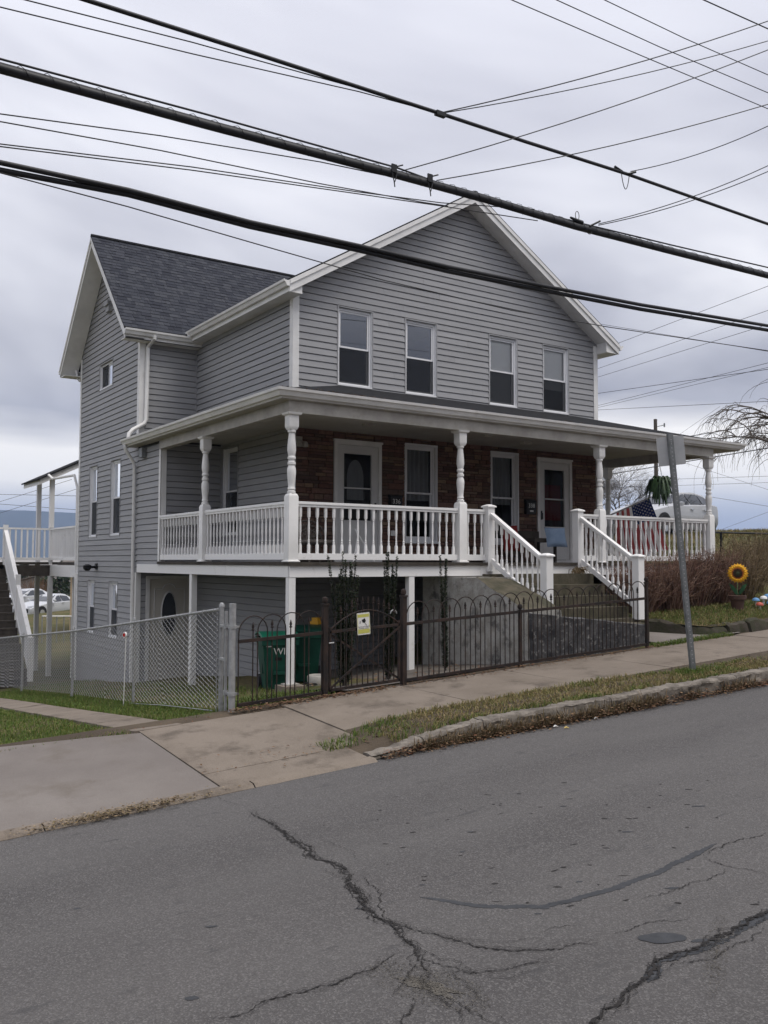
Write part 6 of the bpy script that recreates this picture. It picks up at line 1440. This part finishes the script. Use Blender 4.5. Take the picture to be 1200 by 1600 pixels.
p = atdepth(40, 935, 62); car('parked_sedan', 'white car half hidden behind the back stair', (p.x, p.y, p.z-.75), R(200), SED, GLS)
p = atdepth(55, 915, 76); twig_shrub(p.x, p.y, 1.6, 1.3, 260, 'orange-brown bush below the back deck', m='leaf_litter', zf=lambda x, y: p.z-.9, group='far bushes', name='autumn_bush')
def hedge_mass(label, c, r, h, n, seed):
    t = thing('evergreen_tree', label, 'tree', c, group='far trees below the back deck'); rr = random.Random(seed); lf = MB(); st = MB(); st.tube([c, (c[0], c[1], c[2]+h*.7)], .15, 6); obj('trunk', st, 'bark', t)
    for _ in range(n):
        a, u, k = rr.random()*6.283, rr.random(), rr.random()**.4; q = Vector((c[0]+r*k*math.cos(a)*math.sin(math.pi*(u*.8+.15)), c[1]+r*k*math.sin(a)*math.sin(math.pi*(u*.8+.15)), c[2]+h*u)); s = rr.uniform(.12, .3); lf.add([q+Vector((rr.uniform(-s, s), rr.uniform(-s, s), rr.uniform(-s, s))) for _ in range(4)], [(0, 1, 2), (0, 2, 3)])
    obj('crown', lf, 'evergreen', t, kind='stuff')
for i, (px_, D, h, l) in enumerate(((88, 80, 4.6, 'dark evergreen tree right of the far brown roof'), (104, 95, 5.5, 'dark evergreen tree behind the tan building'), (36, 110, 5, 'dark evergreen tree behind the back stair'))):
    p = atdepth(px_, 900, D); hedge_mass(l, (p.x, p.y, -5.5), 2.4, h, 1500, i)
# houses across the street, mirrored in the porch glass and shading the low sky
for hx, hy, w_, d_, h_, rh, wm, rm, l in ((-24, -25, 9, 9, 5.6, 2.6, 'house_grey', 'roof_brown', 'grey house across the street behind the viewer, far left'), (-10, -25.5, 8, 10, 5.8, 2.8, 'tan_wall', 'roof_brown', 'tan house across the street behind the viewer'), (3, -25, 8.5, 9, 5.6, 2.6, 'siding', 'roofing', 'dark roofed house across the street mirrored in the porch glass'), (16, -25.5, 8, 9, 6, 2.8, 'house_grey', 'roof_brown', 'grey gabled house across the street uphill'), (29, -25, 9, 9, 6, 2.6, 'siding', 'roofing', 'farthest house across the street uphill')):
    far_house(l, (hx, hy, road_z(hx, -15)+.3), w_, d_, h_, R(180), rh, wm, rm, hx % 2 == 0)
# white wire garden fence behind the deck posts
gf = thing('garden_fence', 'low white-railed wire fence under the back deck', 'fence', (-1.2, 14.5, -3.3)); a, b = atdepth(66, 963, 30.5), atdepth(122, 963, 31.5); mb = MB(); mb.tube([a, b], .03, 6); obj('rail', mb, 'white', gf)
for i in range(6): q = a.lerp(b, i/5); mb = MB(); mb.tube([q, (q.x, q.y, q.z-.9)], .022, 5); obj('post', mb, 'galv', gf)
# wooded ridge across the valley
mb = MB(); n = 120; az0, az1 = R(-55), R(95)
for i in range(n+1):
    az = az0+(az1-az0)*i/n; dx, dy = math.sin(az), math.cos(az); H = 150-95*smooth01(R(15), R(40), az)+9*noise.noise((az*5, 0, 0))+4*noise.noise((az*24, 0, 0))
    for D, hh in ((2300, -.32), (2600, .45), (2900, 1.0), (3300, .95)): mb.v.append((CAM.x+dx*D, CAM.y+dy*D, hh*H if hh > 0 else -45))
for i in range(n):
    for j in range(3): mb.f.append((i*4+j, (i+1)*4+j, (i+1)*4+j+1, i*4+j+1)); mb.m.append(0)
struct('hills', mb, 'hill', smooth=80)
# ================================================================== OVERHEAD CABLES
def hang(pts, n=10, sag=0.0):
    out = []
    for a, b in zip(pts, pts[1:]):
        for i in range(n): u = i/n; q = a.lerp(b, u); out.append(q-Vector((0, 0, sag*4*u*(1-u))))
    return out+[pts[-1]]
def cable(label, pts, r, sag=.0, ns=6, name='cable', n=10, group=None):
    mb = MB(); mb.tube(hang(pts, n, sag), r, ns); return tag(obj(name, mb, 'cable', smooth=70), label, 'cable', group)
LY = -7.6
def street(label, pix, r, Y=LY, ext=18, name='cable', group='cables strung along the street'):
    P = [aty(x, y, Y) for x, y in pix]; d0 = (P[0]-P[1]).normalized(); d1 = (P[-1]-P[-2]).normalized(); P = [P[0]+d0*4]+P+[P[-1]+d1*ext]; return cable(label, P, r, group=group, name=name)
street('upper thick cable running from the top edge to the right edge', [(135, 0), (400, 84), (600, 149), (690, 178), (820, 221), (980, 272), (1200, 350)], .019)
# thickest bundle: trunk cable with a lashed companion
bd = thing('cable_bundle', 'thickest black cable bundle crossing in front of the gable peak', 'cable', aty(600, 268, LY)); P = [aty(x, y, LY) for x, y in ((0, 107), (330, 197), (600, 268), (760, 312), (900, 354), (1050, 393), (1200, 431))]; P = [P[0]+(P[0]-P[1]).normalized()*4]+P+[P[-1]+(P[-1]-P[-2]).normalized()*18]
mb = MB(); mb.tube(hang(P), .038, 10); obj('trunk_cable', mb, 'cable', bd, smooth=70); mb = MB(); mb.tube([p+Vector((0, .01, .043)) for p in hang(P)], .012, 6); obj('strand', mb, 'cable', bd, smooth=70)
H_ = hang(P, 60); mb = MB(); mb.tube([p+Vector((0, .044*math.cos(i*.9), .01+.05*math.sin(i*.9))) for i, p in enumerate(H_)], .003, 3, caps=False); obj('lashing_wire', mb, 'cable', bd)
street('thin cable just above the thickest bundle', [(0, 92), (320, 178), (620, 262), (700, 291), (900, 347), (1050, 383), (1200, 418)], .009, LY+.02)
lb = thing('cable_bundle', 'lowest pair of thick cables crossing the upper facade', 'cable', aty(600, 392, LY)); 
for k, (dy, r) in enumerate(((0, .022), (7, .024))):
    P = [aty(x, y+dy*(1 if x else 1.7)-3, LY+.03*k) for x, y in ((0, 257), (200, 300), (390, 350), (560, 387), (700, 420), (850, 450), (1000, 479), (1200, 512))]; P = [P[0]+(P[0]-P[1]).normalized()*4]+P+[P[-1]+(P[-1]-P[-2]).normalized()*18]; mb = MB(); mb.tube(hang(P), r, 8); obj('strand', mb, 'cable', lb, smooth=70)
TH = 'thin wires left of the gable'
for l, pix, Y in (('thin wire entering at the top left corner, upper of the pair', [(40, 0), (300, 66), (560, 138), (690, 176)], LY), ('thin wire entering at the top left corner, lower of the pair', [(0, 11), (300, 84), (560, 143), (690, 178)], LY),
                  ('thin wire at the left edge just below the thickest bundle', [(0, 178), (250, 212), (500, 253), (610, 276)], LY), ('second thin wire at the left edge below the thickest bundle', [(0, 190), (250, 235), (500, 287), (660, 316), (700, 322)], LY),
                  ('paired thin wire ending near the gable peak, upper', [(0, 225), (300, 261), (560, 300), (690, 317), (835, 327)], LY), ('paired thin wire ending near the gable peak, lower', [(0, 229), (300, 266), (560, 303), (690, 322), (840, 345)], LY),
                  ('thin wire hugging the lowest cable pair and crossing the facade', [(0, 270), (200, 323), (400, 381), (600, 438), (800, 485), (950, 511), (1200, 548)], LY)):
    P = [aty(x, y, Y) for x, y in pix]; P = [P[0]+(P[0]-P[1]).normalized()*5]+P
    if 'hugging' in l: P.append(P[-1]+(P[-1]-P[-2]).normalized()*15)
    cable(l, P, .0055, ns=5, name='wire', group=TH)
HV = 'high wires at the top right'
for l, pix in (('leftmost high wire at the top right', [(800, 0), (1000, 86), (1200, 170)]), ('second high wire at the top right', [(870, 0), (1030, 73), (1200, 145)]), ('third high wire at the top right', [(945, 0), (1070, 60), (1200, 117)]), ('short high wire in the top right corner', [(1100, 0), (1200, 45)])):
    P = [aty(x, y, -8.0) for x, y in pix]; P = [P[0]+(P[0]-P[1]).normalized()*5]+P+[P[-1]+(P[-1]-P[-2]).normalized()*20]; cable(l, P, .0055 if pix[0][0] < 1000 else .008, ns=5, name='wire', group=HV)
# service drops leaving the street cables over the road
SD = 'service wires leaving the street cables'
for l, a, b, r in (('service wire from the upper cable clamp rising to the right edge, upper', (690, 176), (1200, 33), .0065), ('service wire from the upper cable clamp rising to the right edge, lower', (690, 177), (1200, 64), .0055), ('service wire from the left clamp of the thickest bundle', (632, 266), (1200, 78), .006), ('service wire from the second clamp of the thickest bundle', (682, 282), (1200, 163), .006), ('service wire from the clamp with the hanging loop', (985, 268), (1200, 197), .0055), ('upper of two service wires from the right clamp of the bundle', (935, 350), (1200, 259), .0055), ('lower of two service wires from the right clamp of the bundle', (935, 352), (1200, 268), .0055)):
    A = aty(*a, LY); B = aty(*b, LY-1.2); cable(l, [A, B, B+(B-A)*.6], r, ns=5, sag=.06, name='wire', group=SD)
# clamps, hangers and drip loops
cl_ = thing('cable_clamp', 'dark clamp on the upper cable where two service wires leave', 'clamp', aty(688, 177, LY)); c = aty(688, 178, LY); mb = MB(); mb.box(c.x-.06, c.x+.06, c.y-.025, c.y+.025, c.z-.025, c.z+.02); obj('jaw', mb, 'black', cl_)
for px_, py_, l in ((612, 270, 'drop hanger with a short pendant under the thickest bundle, left'), (668, 285, 'drop hanger with a short pendant under the thickest bundle, right')):
    c = aty(px_, py_, LY); t = thing('drop_hanger', l, 'hanger', c); mb = MB(); mb.box(c.x-.03, c.x+.03, c.y-.05, c.y-.035, c.z-.01, c.z+.07); obj('clamp', mb, 'black', t); mb = MB(); mb.tube([(c.x-.03, c.y-.05, c.z-.02), (c.x-.01, c.y-.055, c.z-.10), (c.x-.0, c.y-.055, c.z-.16)], .006, 5); mb.tube([(c.x+.03, c.y-.05, c.z-.02), (c.x-.0, c.y-.055, c.z-.11)], .005, 5); mb.tube([(c.x, c.y, c.z+.05), (c.x+.12, c.y-.02, c.z+.10)], .008, 5); obj('pendant', mb, 'black', t)
c = aty(975, 272, LY); t = thing('drip_loop', 'slack wire loop hanging under the upper cable', 'wire loop', c); mb = MB(); mb.tube([(c.x-.07+.14*i/12, c.y-.02, c.z-.19*math.sin(math.pi*i/12)**.8) for i in range(13)], .005, 5); obj('loop', mb, 'cable', t, smooth=60); mb = MB(); mb.tube([(c.x-.16, c.y, c.z+.05), (c.x-.03, c.y, c.z+.02)], .016, 6); mb.tube([(c.x+.06, c.y-.02, c.z+.01), (c.x+.14, c.y-.06, c.z+.04)], .014, 6); obj('clamp', mb, 'black', t, smooth=40)
c = aty(903, 350, LY); t = thing('drip_loop', 'small wire loops at the splice on the thickest bundle', 'wire loop', c); mb = MB(); mb.tube([(c.x-.02+.03*math.cos(a), c.y-.01, c.z+.09+.05*math.sin(a)) for a in [i*.55-1.2 for i in range(11)]], .004, 5); mb.tube([(c.x+.14+.04*math.cos(a), c.y-.04, c.z-.06+.04*math.sin(a)) for a in [3.1+i*.32 for i in range(11)]], .004, 5); obj('loop', mb, 'cable', t, smooth=60); mb = MB(); mb.tube([(c.x-.12, c.y, c.z+.05), (c.x+.06, c.y-.01, c.z+.02)], [.012, .028], 6); mb.tube([(c.x+.16, c.y-.03, c.z-.0), (c.x+.28, c.y-.08, c.z+.07)], .012, 6); obj('splice', mb, 'black', t, smooth=40)
# wires far behind the house, right and left
FW = 'far wires behind the house'
for i, (a, b, D0, D1, r) in enumerate((((977, 532), (1200, 447), 30, 24, .007), ((925, 579), (1200, 485), 34, 25, .007), ((925, 592), (1200, 507), 34, 25, .007), ((925, 616), (1200, 577), 40, 30, .010), ((925, 636), (1200, 567), 42, 30, .008), ((925, 639), (1200, 574), 42, 30, .007), ((925, 641), (1200, 627), 45, 32, .009), ((945, 704), (1200, 661), 45, 32, .016), ((1100, 690), (1200, 676), 45, 32, .011), ((935, 744), (1200, 700), 45, 32, .018), ((950, 752), (1200, 744), 50, 45, .008), ((950, 762), (1200, 754), 50, 45, .008), ((1060, 720), (1200, 765), 55, 50, .008), ((1120, 778), (1200, 791), 55, 50, .010), ((930, 770), (1060, 680), 60, 60, .008), ((1120, 830), (1200, 800), 60, 50, .008), ((930, 505), (1200, 549), 30, 24, .006))):
    ordn = ['first', 'second', 'third', 'fourth', 'fifth', 'sixth', 'seventh', 'eighth', 'ninth', 'tenth', 'eleventh', 'twelfth', 'thirteenth', 'fourteenth', 'fifteenth', 'sixteenth', 'seventeenth']
    A, B = atdepth(*a, D0), atdepth(*b, D1); lab = 'far wire behind the house, %s from the top at the right edge' % ordn[sorted([447, 485, 507, 577, 567, 574, 627, 661, 676, 700, 744, 754, 765, 791, 800, 549, 680]).index(b[1])]
    if b[0] < 1100: lab = 'steep far wire rising from the porch rail to the porch roof edge'
    cable(lab, [A-(B-A)*.25, A, B, B+(B-A)*.5], r, ns=4, name='wire', group=FW)
for (a, b), lw_ in zip((((-20, 790), (64, 764)), ((-20, 808), (120, 764)), ((-20, 772), (125, 775)), ((-20, 786), (125, 797))), ('short far wire ending at the back porch roof corner', 'steepest far wire at the left edge below the back porch roof', 'upper level far wire left of the house', 'lower level far wire left of the house')):
    A, B = atdepth(*a, 48), atdepth(*b, 44); cable(lw_, [A-(B-A)*.5, A, B, B+(B-A)*.5], .010, ns=4, name='wire', group='far wires at the left')
# ================================================================== HAZE
hz = MB(); e = max(abs(v) for v in gx+gy)+40; hz.box(-e, e, -e, e, -60, 190)
ho = obj('haze', hz, 'white', kind='stuff'); ho.data.materials.clear()
hm = bpy.data.materials.new('haze'); hm.use_nodes = True; nt = hm.node_tree; nt.nodes.clear(); o_ = N('ShaderNodeOutputMaterial'); pv = N('ShaderNodeVolumePrincipled'); pv.inputs['Color'].default_value = (.50, .66, 1, 1); pv.inputs['Density'].default_value = .00022; nt.links.new(pv.outputs[0], o_.inputs['Volume']); ho.data.materials.append(hm)
tag(ho, 'pale blue haze over the far valley', 'haze')
